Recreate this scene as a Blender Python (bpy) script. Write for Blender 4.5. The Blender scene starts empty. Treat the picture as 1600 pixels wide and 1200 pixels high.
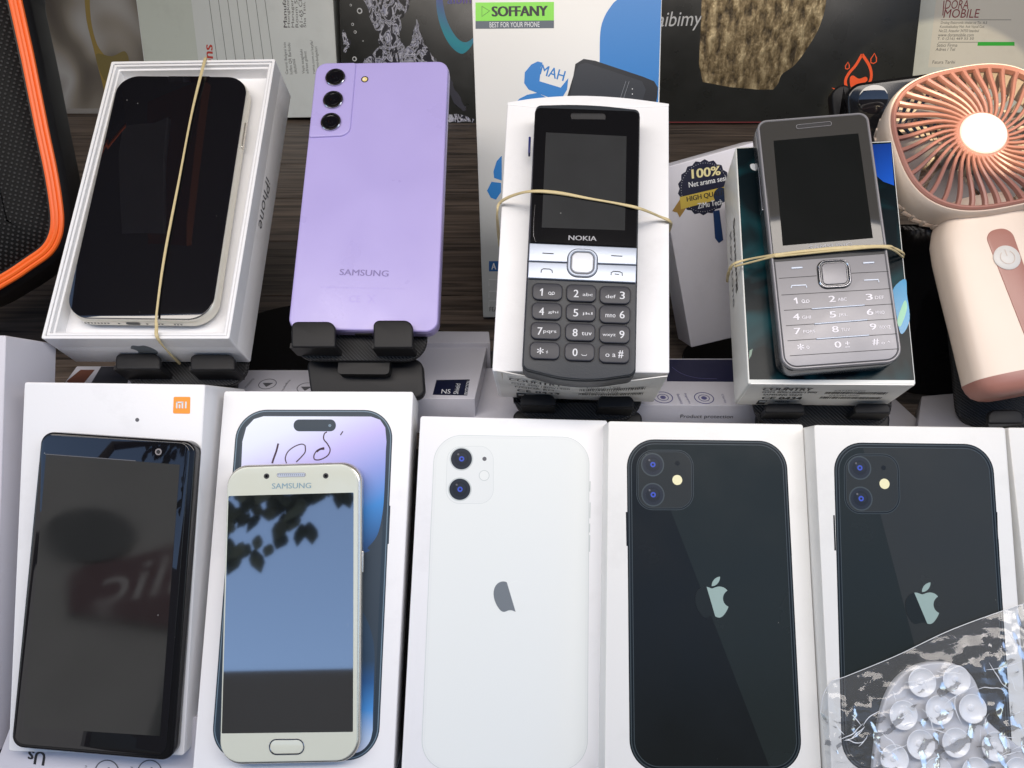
import bpy, math, random
from mathutils import Matrix, Vector, noise
random.seed(7)
C = bpy.context.scene.collection
S = 0.001                                   # geometry below is written in millimetres

# ------------------------------------------------------------------ camera, sky, lamps, exposure
CAM_H, PITCH, FPX = 0.262, 35.0, 1200.0      # height over the shelf, tilt down, focal length (px of a 1600 px frame)
cam = bpy.data.cameras.new('camera'); camo = bpy.data.objects.new('camera', cam); C.objects.link(camo)
cam.sensor_width = 36.0; cam.lens = 27.0; cam.clip_start = 0.01; cam.clip_end = 500
CM = Matrix.Translation((0, 0, CAM_H)) @ Matrix.Rotation(math.radians(90 - PITCH), 4, 'X')
camo.matrix_world = CM
sc = bpy.context.scene; sc.camera = camo
W = bpy.data.worlds.new('World'); sc.world = W; W.use_nodes = True
wn = W.node_tree.nodes; wl = W.node_tree.links
sky = wn.new('ShaderNodeTexSky'); sky.sky_type = 'NISHITA'; sky.sun_disc = False
sky.sun_elevation = math.radians(48); sky.sun_rotation = math.radians(20)
sky.air_density = 1.0; sky.dust_density = 2.2
wl.new(sky.outputs[0], wn['Background'].inputs[0]); wn['Background'].inputs[1].default_value = 0.15

def area(name, loc, target, sx, sy, power, col):
    l = bpy.data.lights.new(name, 'AREA'); l.shape = 'RECTANGLE'; l.size = sx; l.size_y = sy
    l.energy = power; l.color = col
    o = bpy.data.objects.new(name, l); C.objects.link(o); o.location = loc
    o.rotation_euler = (Vector(target) - Vector(loc)).to_track_quat('-Z', 'Y').to_euler()
    return o
area('added_fill_light', (0.0, -0.03, 0.74), (0, 0.36, 0.0), 1.5, 0.22, 3.9, (1.0, 0.905, 0.80))  # added unseen fill light that brightens the display from above
def spot(name, loc, target, power, deg, blend, col):
    l = bpy.data.lights.new(name, 'SPOT'); l.energy = power; l.spot_size = math.radians(deg); l.spot_blend = blend
    l.color = col; l.shadow_soft_size = 0.004
    o = bpy.data.objects.new(name, l); C.objects.link(o); o.location = loc
    o.rotation_euler = (Vector(target) - Vector(loc)).to_track_quat('-Z', 'Y').to_euler(); return o
sc.view_settings.view_transform = 'Standard'; sc.view_settings.look = 'None'
sc.view_settings.gamma = 1; sc.view_settings.use_curve_mapping = False
sc.view_settings.exposure = 1.3
sc.cycles.max_bounces = 8; sc.cycles.transparent_max_bounces = 16
sc.cycles.caustics_reflective = False; sc.cycles.caustics_refractive = False

# ------------------------------------------------------------------ materials
def lin(c):
    return tuple(((x / 12.92) if x <= 0.04045 else ((x + 0.055) / 1.055) ** 2.4) for x in c)
def hx(h):
    return lin(tuple(int(h[i:i + 2], 16) / 255 for i in (0, 2, 4)))
def mat(name, col, rough=0.5, metal=0.0, ior=1.5, spec=0.5, coat=0.0, noise_amt=0.0, noise_scale=60, bump=0.0, bump_scale=300,
        rough_var=0.0, emit=None, trans=0.0, alpha=1.0, sss=0.0, coat_rough=0.03, dust=0.0):
    m = bpy.data.materials.new(name); m.use_nodes = True
    nt = m.node_tree; n = nt.nodes; l = nt.links; b = n['Principled BSDF']
    b.inputs['Base Color'].default_value = (*col, 1); b.inputs['Roughness'].default_value = rough
    b.inputs['Metallic'].default_value = metal; b.inputs['IOR'].default_value = ior
    b.inputs['Specular IOR Level'].default_value = spec
    b.inputs['Coat Weight'].default_value = coat; b.inputs['Coat Roughness'].default_value = coat_rough
    b.inputs['Transmission Weight'].default_value = trans; b.inputs['Alpha'].default_value = alpha
    if sss: b.inputs['Subsurface Weight'].default_value = sss; b.inputs['Subsurface Radius'].default_value = (0.004, 0.004, 0.004)
    tc = n.new('ShaderNodeTexCoord')
    src = None
    if noise_amt:
        t = n.new('ShaderNodeTexNoise'); t.inputs['Scale'].default_value = noise_scale; t.inputs['Detail'].default_value = 6
        l.new(tc.outputs['Object'], t.inputs['Vector'])
        mx = n.new('ShaderNodeMix'); mx.data_type = 'RGBA'
        mx.inputs[6].default_value = (*[c * (1 - noise_amt) for c in col], 1)
        mx.inputs[7].default_value = (*[min(1, c * (1 + noise_amt)) for c in col], 1)
        l.new(t.outputs['Fac'], mx.inputs[0]); src = mx.outputs[2]
        l.new(src, b.inputs['Base Color'])
    if dust:   # small pale specks of dust lying on the surface
        v = n.new('ShaderNodeTexVoronoi'); v.inputs['Scale'].default_value = 130; v.inputs['Randomness'].default_value = 1
        l.new(tc.outputs['Object'], v.inputs['Vector'])
        t2 = n.new('ShaderNodeTexNoise'); t2.inputs['Scale'].default_value = 45; l.new(tc.outputs['Object'], t2.inputs['Vector'])
        mr = n.new('ShaderNodeMapRange'); mr.inputs['From Min'].default_value = 0.03; mr.inputs['From Max'].default_value = 0.055
        mr.inputs['To Min'].default_value = 1; mr.inputs['To Max'].default_value = 0
        l.new(v.outputs['Distance'], mr.inputs['Value'])
        gt = n.new('ShaderNodeMath'); gt.operation = 'GREATER_THAN'; gt.inputs[1].default_value = 0.56; l.new(t2.outputs['Fac'], gt.inputs[0])
        mu = n.new('ShaderNodeMath'); mu.operation = 'MULTIPLY'; l.new(mr.outputs[0], mu.inputs[0]); l.new(gt.outputs[0], mu.inputs[1])
        mu2 = n.new('ShaderNodeMath'); mu2.operation = 'MULTIPLY'; mu2.inputs[1].default_value = dust; l.new(mu.outputs[0], mu2.inputs[0])
        mx = n.new('ShaderNodeMix'); mx.data_type = 'RGBA'; mx.inputs[6].default_value = (*col, 1); mx.inputs[7].default_value = (0.45, 0.45, 0.43, 1)
        if src: l.new(src, mx.inputs[6])
        l.new(mu2.outputs[0], mx.inputs[0]); l.new(mx.outputs[2], b.inputs['Base Color'])
    if rough_var:
        t = n.new('ShaderNodeTexNoise'); t.inputs['Scale'].default_value = 35; t.inputs['Detail'].default_value = 5
        l.new(tc.outputs['Object'], t.inputs['Vector'])
        mr = n.new('ShaderNodeMapRange'); mr.inputs['From Min'].default_value = 0.3; mr.inputs['From Max'].default_value = 0.7
        mr.inputs['To Min'].default_value = max(0, rough - rough_var); mr.inputs['To Max'].default_value = rough + rough_var
        l.new(t.outputs['Fac'], mr.inputs['Value']); l.new(mr.outputs[0], b.inputs['Roughness'])
    if bump:
        t = n.new('ShaderNodeTexNoise'); t.inputs['Scale'].default_value = bump_scale; t.inputs['Detail'].default_value = 4
        l.new(tc.outputs['Object'], t.inputs['Vector'])
        bp = n.new('ShaderNodeBump'); bp.inputs['Strength'].default_value = bump; bp.inputs['Distance'].default_value = 0.0006
        l.new(t.outputs['Fac'], bp.inputs['Height']); l.new(bp.outputs[0], b.inputs['Normal'])
    return m

def card(name, col=(0.80, 0.80, 0.81), rough=0.38):
    """printed white carton: faint grey scuffs, tiny dark specks and a slightly uneven sheen"""
    m = mat(name, col, rough, bump=0.06, bump_scale=900, rough_var=0.08)
    nt = m.node_tree; n = nt.nodes; l = nt.links; b = n['Principled BSDF']
    tc = n.new('ShaderNodeTexCoord')
    t = n.new('ShaderNodeTexNoise'); t.inputs['Scale'].default_value = 22; t.inputs['Detail'].default_value = 8; t.inputs['Roughness'].default_value = 0.7
    l.new(tc.outputs['Object'], t.inputs['Vector'])
    mr = n.new('ShaderNodeMapRange'); mr.inputs['From Min'].default_value = 0.52; mr.inputs['From Max'].default_value = 0.8
    mr.inputs['To Min'].default_value = 0; mr.inputs['To Max'].default_value = 0.32
    l.new(t.outputs['Fac'], mr.inputs['Value'])
    v = n.new('ShaderNodeTexVoronoi'); v.inputs['Scale'].default_value = 75; l.new(tc.outputs['Object'], v.inputs['Vector'])
    m2 = n.new('ShaderNodeMapRange'); m2.inputs['From Min'].default_value = 0.02; m2.inputs['From Max'].default_value = 0.035
    m2.inputs['To Min'].default_value = 0.5; m2.inputs['To Max'].default_value = 0
    l.new(v.outputs['Distance'], m2.inputs['Value'])
    t3 = n.new('ShaderNodeTexNoise'); t3.inputs['Scale'].default_value = 31; l.new(tc.outputs['Object'], t3.inputs['Vector'])
    g = n.new('ShaderNodeMath'); g.operation = 'GREATER_THAN'; g.inputs[1].default_value = 0.6; l.new(t3.outputs['Fac'], g.inputs[0])
    g2 = n.new('ShaderNodeMath'); g2.operation = 'MULTIPLY'; l.new(m2.outputs[0], g2.inputs[0]); l.new(g.outputs[0], g2.inputs[1])
    ad = n.new('ShaderNodeMath'); ad.operation = 'MAXIMUM'; l.new(mr.outputs[0], ad.inputs[0]); l.new(g2.outputs[0], ad.inputs[1])
    mx = n.new('ShaderNodeMix'); mx.data_type = 'RGBA'; mx.inputs[6].default_value = (*col, 1)
    mx.inputs[7].default_value = (*[c * 0.62 for c in col], 1)
    l.new(ad.outputs[0], mx.inputs[0]); l.new(mx.outputs[2], b.inputs['Base Color'])
    return m

def grad(name, stops, axis=1, a=-80, b_=80, rough=0.35, noise_mix=0.0, coat=0.0):
    """printed gradient running along one local axis (mm)"""
    m = bpy.data.materials.new(name); m.use_nodes = True; n = m.node_tree.nodes; l = m.node_tree.links; b = n['Principled BSDF']
    tc = n.new('ShaderNodeTexCoord'); sp = n.new('ShaderNodeSeparateXYZ'); l.new(tc.outputs['Object'], sp.inputs[0])
    if isinstance(axis, tuple):
        d = n.new('ShaderNodeVectorMath'); d.operation = 'DOT_PRODUCT'; d.inputs[1].default_value = (axis[0], axis[1], 0)
        l.new(tc.outputs['Object'], d.inputs[0]); out = d.outputs['Value']
    else: out = sp.outputs[axis]
    mr = n.new('ShaderNodeMapRange'); mr.inputs['From Min'].default_value = a * S; mr.inputs['From Max'].default_value = b_ * S
    l.new(out, mr.inputs['Value'])
    r = n.new('ShaderNodeValToRGB'); el = r.color_ramp.elements
    el[0].position = stops[0][0]; el[0].color = (*stops[0][1], 1); el[1].position = stops[-1][0]; el[1].color = (*stops[-1][1], 1)
    for p, c in stops[1:-1]:
        e = el.new(p); e.color = (*c, 1)
    l.new(mr.outputs[0], r.inputs[0]); l.new(r.outputs[0], b.inputs['Base Color'])
    b.inputs['Roughness'].default_value = rough; b.inputs['Coat Weight'].default_value = coat
    return m

M_white = card('white_carton'); M_white2 = card('off_white_carton', (0.76, 0.755, 0.73)); M_lav = card('cool_carton', (0.58, 0.57, 0.62))
M_pale = card('pale_green_card', (0.60, 0.66, 0.60)); M_whiteside = card('blue_white_card', (0.72, 0.77, 0.76))
M_blackglass = mat('black_glass', (0.006, 0.006, 0.008), 0.03, ior=1.75, dust=0.35, rough_var=0.02)
M_screen = mat('dark_display', (0.008, 0.009, 0.009), 0.05, ior=1.75, dust=0.4, noise_amt=0.25, noise_scale=40, rough_var=0.03)
M_lcd = mat('grey_display', (0.032, 0.033, 0.034), 0.12, dust=0.4, noise_amt=0.3, noise_scale=30)
M_mirror = mat('polished_display_glass', (0.010, 0.012, 0.013), 0.03, ior=5.0, spec=0.5, dust=0.3)
M_purple = mat('lavender_plastic', (0.40, 0.345, 0.66), 0.34, noise_amt=0.05, noise_scale=28, bump=0.03, bump_scale=500, rough_var=0.10, dust=0.15)
M_purple_frame = mat('lavender_metal', (0.42, 0.36, 0.66), 0.3, metal=0.6)
M_black = mat('black_plastic', (0.009, 0.009, 0.010), 0.45, spec=0.22, bump=0.05, bump_scale=900, dust=0.15)
M_blackgloss = mat('gloss_black_plastic', (0.006, 0.006, 0.007), 0.12, spec=.4, dust=0.4)
M_chrome = mat('chrome', (0.5, 0.5, 0.53), 0.18, metal=1)
M_silver = mat('brushed_silver', (0.42, 0.465, 0.55), 0.42, metal=0.45, bump=0.05, bump_scale=900)
M_cream = mat('cream_metal', (0.72, 0.69, 0.60), 0.3, metal=0.3)
M_gold = mat('pale_gold_glass', (0.60, 0.62, 0.53), 0.12, coat=0.6, noise_amt=0.02)
M_goldm = mat('pale_gold_metal', (0.66, 0.62, 0.55), 0.25, metal=0.8)
M_ink = mat('black_ink', (0.015, 0.015, 0.017), 0.5)
M_greyink = mat('grey_ink', (0.10, 0.10, 0.11), 0.5)
M_lightink = mat('white_ink', (0.72, 0.74, 0.76), 0.5)
M_orange = mat('orange_ink', hx('F39A35'), 0.45)
M_band = mat('rubber', (0.56, 0.46, 0.25), 0.55, noise_amt=0.15, noise_scale=400, sss=0.1)
M_lens = mat('lens_glass', (0.004, 0.004, 0.006), 0.02, ior=1.8)
M_graphite = mat('graphite_plastic', (0.024, 0.028, 0.034), 0.42, spec=.35, bump=0.12, bump_scale=1500)
M_key = mat('key_plastic', (0.030, 0.031, 0.040), 0.4, spec=.35, bump=0.05, bump_scale=1500)
M_steel = mat('steel_grey_metal', (0.25, 0.245, 0.26), 0.45, metal=0.4, bump=0.04, bump_scale=1200, rough_var=0.05)
M_steeld = mat('dark_steel', (0.20, 0.20, 0.21), 0.25, metal=0.9)
M_terra = mat('terracotta_plastic', (0.36, 0.165, 0.13), 0.35, bump=0.03)
M_fan = mat('cream_plastic', (0.74, 0.62, 0.52), 0.35, bump=0.03, noise_amt=0.03)
M_fanhub = mat('white_plastic', (0.62, 0.60, 0.57), 0.45)
M_grey = mat('grey_plastic', (0.24, 0.22, 0.22), 0.45)
M_cardin = mat('raw_board', (0.42, 0.33, 0.24), 0.8)

def carbon():
    m = mat('carbon_pattern_plastic', (0.012, 0.012, 0.013), 0.4, spec=0.3); n = m.node_tree.nodes; l = m.node_tree.links; b = n['Principled BSDF']
    tc = n.new('ShaderNodeTexCoord'); w = n.new('ShaderNodeTexWave'); w.inputs['Scale'].default_value = 330; w.bands_direction = 'DIAGONAL'
    w.inputs['Distortion'].default_value = 0.0
    l.new(tc.outputs['Object'], w.inputs['Vector'])
    bp = n.new('ShaderNodeBump'); bp.inputs['Strength'].default_value = 0.6; bp.inputs['Distance'].default_value = 0.0005
    l.new(w.outputs['Fac'], bp.inputs['Height']); l.new(bp.outputs[0], b.inputs['Normal'])
    mx = n.new('ShaderNodeMix'); mx.data_type = 'RGBA'; mx.inputs[6].default_value = (0.006, 0.006, 0.006, 1); mx.inputs[7].default_value = (0.028, 0.028, 0.030, 1)
    l.new(w.outputs['Fac'], mx.inputs[0]); l.new(mx.outputs[2], b.inputs['Base Color']); return m
M_carbon = carbon()
def wood():
    m = bpy.data.materials.new('dark_wood'); m.use_nodes = True; n = m.node_tree.nodes; l = m.node_tree.links; b = n['Principled BSDF']
    tc = n.new('ShaderNodeTexCoord'); mp = n.new('ShaderNodeMapping'); mp.inputs['Scale'].default_value = (5, 110, 1); l.new(tc.outputs['Object'], mp.inputs[0])
    t = n.new('ShaderNodeTexNoise'); t.inputs['Scale'].default_value = 1.6; t.inputs['Detail'].default_value = 9; t.inputs['Distortion'].default_value = 1.2
    l.new(mp.outputs[0], t.inputs['Vector'])
    r = n.new('ShaderNodeValToRGB'); r.color_ramp.elements[0].position = 0.33; r.color_ramp.elements[0].color = (0.032, 0.024, 0.019, 1)
    r.color_ramp.elements[1].position = 0.68; r.color_ramp.elements[1].color = (0.19, 0.145, 0.115, 1)
    l.new(t.outputs['Fac'], r.inputs[0]); l.new(r.outputs[0], b.inputs['Base Color']); b.inputs['Roughness'].default_value = 0.5
    bp = n.new('ShaderNodeBump'); bp.inputs['Strength'].default_value = 0.25; bp.inputs['Distance'].default_value = 0.001
    l.new(t.outputs['Fac'], bp.inputs['Height']); l.new(bp.outputs[0], b.inputs['Normal']); return m
M_wood = wood()
def meshcloth():
    m = mat('black_mesh_fabric', (0.01, 0.01, 0.01), 0.6, spec=.15); n = m.node_tree.nodes; l = m.node_tree.links; b = n['Principled BSDF']
    tc = n.new('ShaderNodeTexCoord'); mp = n.new('ShaderNodeMapping'); mp.inputs['Scale'].default_value = (430, 430, 0); mp.inputs['Rotation'].default_value = (0, 0, 0.2)
    l.new(tc.outputs['Object'], mp.inputs[0])
    v = n.new('ShaderNodeTexVoronoi'); v.inputs['Scale'].default_value = 1; v.inputs['Randomness'].default_value = 0.12; l.new(mp.outputs[0], v.inputs['Vector'])
    r = n.new('ShaderNodeMapRange'); r.inputs['From Min'].default_value = 0.22; r.inputs['From Max'].default_value = 0.36; r.inputs['To Min'].default_value = 1; r.inputs['To Max'].default_value = 0
    l.new(v.outputs['Distance'], r.inputs['Value'])
    mx = n.new('ShaderNodeMix'); mx.data_type = 'RGBA'; mx.inputs[6].default_value = (0.003, 0.003, 0.003, 1); mx.inputs[7].default_value = (0.035, 0.035, 0.035, 1)
    l.new(r.outputs[0], mx.inputs[0]); l.new(mx.outputs[2], b.inputs['Base Color'])
    bp = n.new('ShaderNodeBump'); bp.inputs['Strength'].default_value = 0.8; bp.inputs['Distance'].default_value = 0.0008; l.new(r.outputs[0], bp.inputs['Height']); l.new(bp.outputs[0], b.inputs['Normal'])
    return m
M_mesh = meshcloth()

# ------------------------------------------------------------------ frames: the pose of each thing (mm, seen from the camera)
def rodr(w):
    w = Vector(w); a = w.length
    return Matrix.Identity(3) if a < 1e-9 else Matrix.Rotation(a, 3, w.normalized())
def angles(ty, tx, rz):
    """ty: leans away at the top, tx: turned, rz: turned in the picture"""
    return Matrix.Rotation(math.radians(tx), 3, 'Y') @ Matrix.Rotation(-math.radians(ty), 3, 'X') @ Matrix.Rotation(math.radians(rz), 3, 'Z')
def ray(u, v): return Vector(((u - 800) / FPX, (600 - v) / FPX, -1))
class Fr:
    def __init__(s, R, o): s.R = R; s.o = Vector(o)          # camera space, mm
    def P(s, u, v, z=0):
        n = s.R @ Vector((0, 0, 1)); d = ray(u, v)
        k = (n.dot(s.o) + z) / n.dot(d); q = s.R.transposed() @ (d * k - s.o)
        return (q.x, q.y)
    def PP(s, pts, z=0): return [s.P(u, v, z) for u, v in pts]
    def pt(s, x, y, z): return s.R @ Vector((x, y, z)) + s.o
    def proj(s, x, y, z):
        p = s.pt(x, y, z); return (800 + FPX * p.x / -p.z, 600 - FPX * p.y / -p.z)
    def world(s):
        M = Matrix.Translation(s.o * S) @ s.R.to_4x4(); return CM @ M
    def sub(s, quad, z):
        """frame of a thing lying on this plane, its face at height z, turned to the given outline"""
        q = [Vector(s.P(u, v, z)) for u, v in quad]; c = (q[0] + q[1] + q[2] + q[3]) / 4
        d = ((q[1] - q[0]) + (q[2] - q[3])).normalized(); a = math.atan2(d.y, d.x)
        return Fr(s.R @ Matrix.Rotation(a, 3, 'Z'), s.pt(c.x, c.y, z))
    def side(s, org, xa, ya):
        xa = Vector(xa); ya = Vector(ya); za = xa.cross(ya)
        L = Matrix((xa, ya, za)).transposed(); return Fr(s.R @ L, s.pt(*org))
def at(u, v, depth, ty, tx, rz): return Fr(angles(ty, tx, rz), ray(u, v) * depth)
def horizontal(u, v, h, rz=0):
    """a frame lying level, h mm over the shelf, its origin seen at u, v"""
    R = (CM.to_3x3()).transposed(); d = ray(u, v); up = R @ Vector((0, 0, 1))
    k = (h - CAM_H * 1000) / up.dot(d); return Fr(R @ Matrix.Rotation(math.radians(rz), 3, 'Z'), d * k)

# ------------------------------------------------------------------ outlines
def inset(p, d):
    n = len(p); out = []
    A = sum(p[i][0] * p[(i + 1) % n][1] - p[(i + 1) % n][0] * p[i][1] for i in range(n)); sg = 1 if A > 0 else -1
    for i in range(n):
        a = Vector(p[i - 1]); b = Vector(p[i]); c = Vector(p[(i + 1) % n])
        e1 = (b - a); e2 = (c - b)
        if e1.length < 1e-9: e1 = e2
        if e2.length < 1e-9: e2 = e1
        e1 = e1.normalized(); e2 = e2.normalized()
        n1 = Vector((-e1.y, e1.x)) * sg; n2 = Vector((-e2.y, e2.x)) * sg; m = n1 + n2
        if m.length < 1e-6: m = n1
        m.normalize(); k = max(0.35, m.dot(n1)); q = b + m * (d / k); out.append((q.x, q.y))
    return out
def rpoly(q, r, n=8):
    out = []; N = len(q)
    for i in range(N):
        a = Vector(q[i - 1]); b = Vector(q[i]); c = Vector(q[(i + 1) % N]); rr = r[i] if isinstance(r, (list, tuple)) else r
        if rr <= 0: out.append((b.x, b.y)); continue
        u = (a - b).normalized(); w = (c - b).normalized(); p0 = b + u * rr; p1 = b + w * rr
        kap = 0.5523
        for k in range(n + 1):
            t = k / n; c0 = p0 + (b - p0) * kap; c1 = p1 + (b - p1) * kap
            x = (1 - t) ** 3 * p0 + 3 * (1 - t) ** 2 * t * c0 + 3 * (1 - t) * t * t * c1 + t ** 3 * p1
            out.append((x.x, x.y))
    return out
def rect(cx, cy, w, h, r=0, a=0, n=6):
    q = [(-w / 2, h / 2), (w / 2, h / 2), (w / 2, -h / 2), (-w / 2, -h / 2)]
    ca, sa = math.cos(a), math.sin(a); q = [(cx + x * ca - y * sa, cy + x * sa + y * ca) for x, y in q]
    return rpoly(q, r, n) if r else q
def circ(cx, cy, r, n=32, ry=None): return [(cx + r * math.cos(-2 * math.pi * i / n), cy + (ry or r) * math.sin(-2 * math.pi * i / n)) for i in range(n)]
def smooth(pts, n=8, closed=False):
    out = []; N = len(pts); V = [Vector(p) for p in pts]
    rng = range(N) if closed else range(N - 1)
    for i in rng:
        p0 = V[i - 1] if (closed or i > 0) else V[i]; p1 = V[i]; p2 = V[(i + 1) % N]; p3 = V[(i + 2) % N] if (closed or i + 2 < N) else p2
        for k in range(n):
            t = k / n
            out.append(tuple(0.5 * ((2 * p1) + (p2 - p0) * t + (2 * p0 - 5 * p1 + 4 * p2 - p3) * t * t + (3 * p1 - p0 - 3 * p2 + p3) * t ** 3)))
    if not closed: out.append(tuple(V[-1]))
    return out
def svg(path):
    import re
    tk = re.findall(r'[McCzv]|-?\d*\.?\d+', path); i = 0; cur = Vector((0, 0)); subs = []; cmd = None
    def num():
        nonlocal i; x = float(tk[i]); i += 1; return x
    while i < len(tk):
        if tk[i] in 'McCz':
            cmd = tk[i]; i += 1
            if cmd == 'z': continue
        if cmd == 'M': cur = Vector((num(), num())); subs.append([tuple(cur)]); cmd = 'c'
        elif cmd == 'c':
            a = cur + Vector((num(), num())); b = cur + Vector((num(), num())); c = cur + Vector((num(), num()))
            for k in range(1, 9):
                t = k / 8; q = (1 - t) ** 3 * cur + 3 * (1 - t) ** 2 * t * a + 3 * (1 - t) * t * t * b + t ** 3 * c; subs[-1].append(tuple(q))
            cur = c
    return subs
FRUIT = svg('M12.152 6.896c-.948 0-2.415-1.078-3.96-1.04-2.04 .027-3.91 1.183-4.961 3.014-2.117 3.675-.546 9.103 1.519 12.09 1.013 1.454 2.208 3.09 3.792 3.039 1.52-.065 2.09-.987 3.935-.987 1.831 0 2.35 .987 3.96 .948 1.637-.026 2.676-1.48 3.676-2.948 1.156-1.688 1.636-3.325 1.662-3.415-.039-.013-3.182-1.221-3.22-4.857-.026-3.04 2.48-4.494 2.597-4.559-1.429-2.09-3.623-2.324-4.39-2.376-2-.156-3.675 1.09-4.61 1.09zM15.53 3.83c.843-1.012 1.4-2.427 1.245-3.83-1.207 .052-2.662 .805-3.532 1.818-.78 .896-1.454 2.338-1.273 3.714 1.338 .104 2.715-.688 3.559-1.701')
FRUIT = [[(x / 24 - 0.5, 0.5 - y / 24) for x, y in s] for s in FRUIT]
def clip(poly, a, b):
    """keep the part to the left of the line a->b"""
    out = []; n = len(poly); f = lambda p: (b[0] - a[0]) * (p[1] - a[1]) - (b[1] - a[1]) * (p[0] - a[0])
    for i in range(n):
        p, q = poly[i], poly[(i + 1) % n]; fp, fq = f(p), f(q)
        if fp >= 0: out.append(p)
        if (fp >= 0) != (fq >= 0):
            t = fp / (fp - fq); out.append((p[0] + (q[0] - p[0]) * t, p[1] + (q[1] - p[1]) * t))
    return out

_txt = {}
def glyphs(s, bold=0.0):
    if s == '1': return ([(.62, 0), (1, 0), (1, 1), (.70, 1), (0, .74), (.12, .60), (.62, .78)], [(0, 1, 2, 3, 6), (3, 4, 5, 6)])
    k = (s, bold)
    if k not in _txt:
        cu = bpy.data.curves.new('t', 'FONT'); cu.body = s; cu.size = 1; cu.resolution_u = 3; cu.offset = bold
        o = bpy.data.objects.new('t', cu); C.objects.link(o)
        me = bpy.data.meshes.new_from_object(o)
        vs = [(v.co.x, v.co.y) for v in me.vertices]; fs = [tuple(p.vertices) for p in me.polygons]
        bpy.data.objects.remove(o); bpy.data.curves.remove(cu); bpy.data.meshes.remove(me)
        x0 = min(v[0] for v in vs); x1 = max(v[0] for v in vs); y0 = min(v[1] for v in vs); y1 = max(v[1] for v in vs)
        _txt[k] = ([((x - x0) / max(1e-6, x1 - x0), (y - y0) / max(1e-6, y1 - y0)) for x, y in vs], fs)
    return _txt[k]

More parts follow.
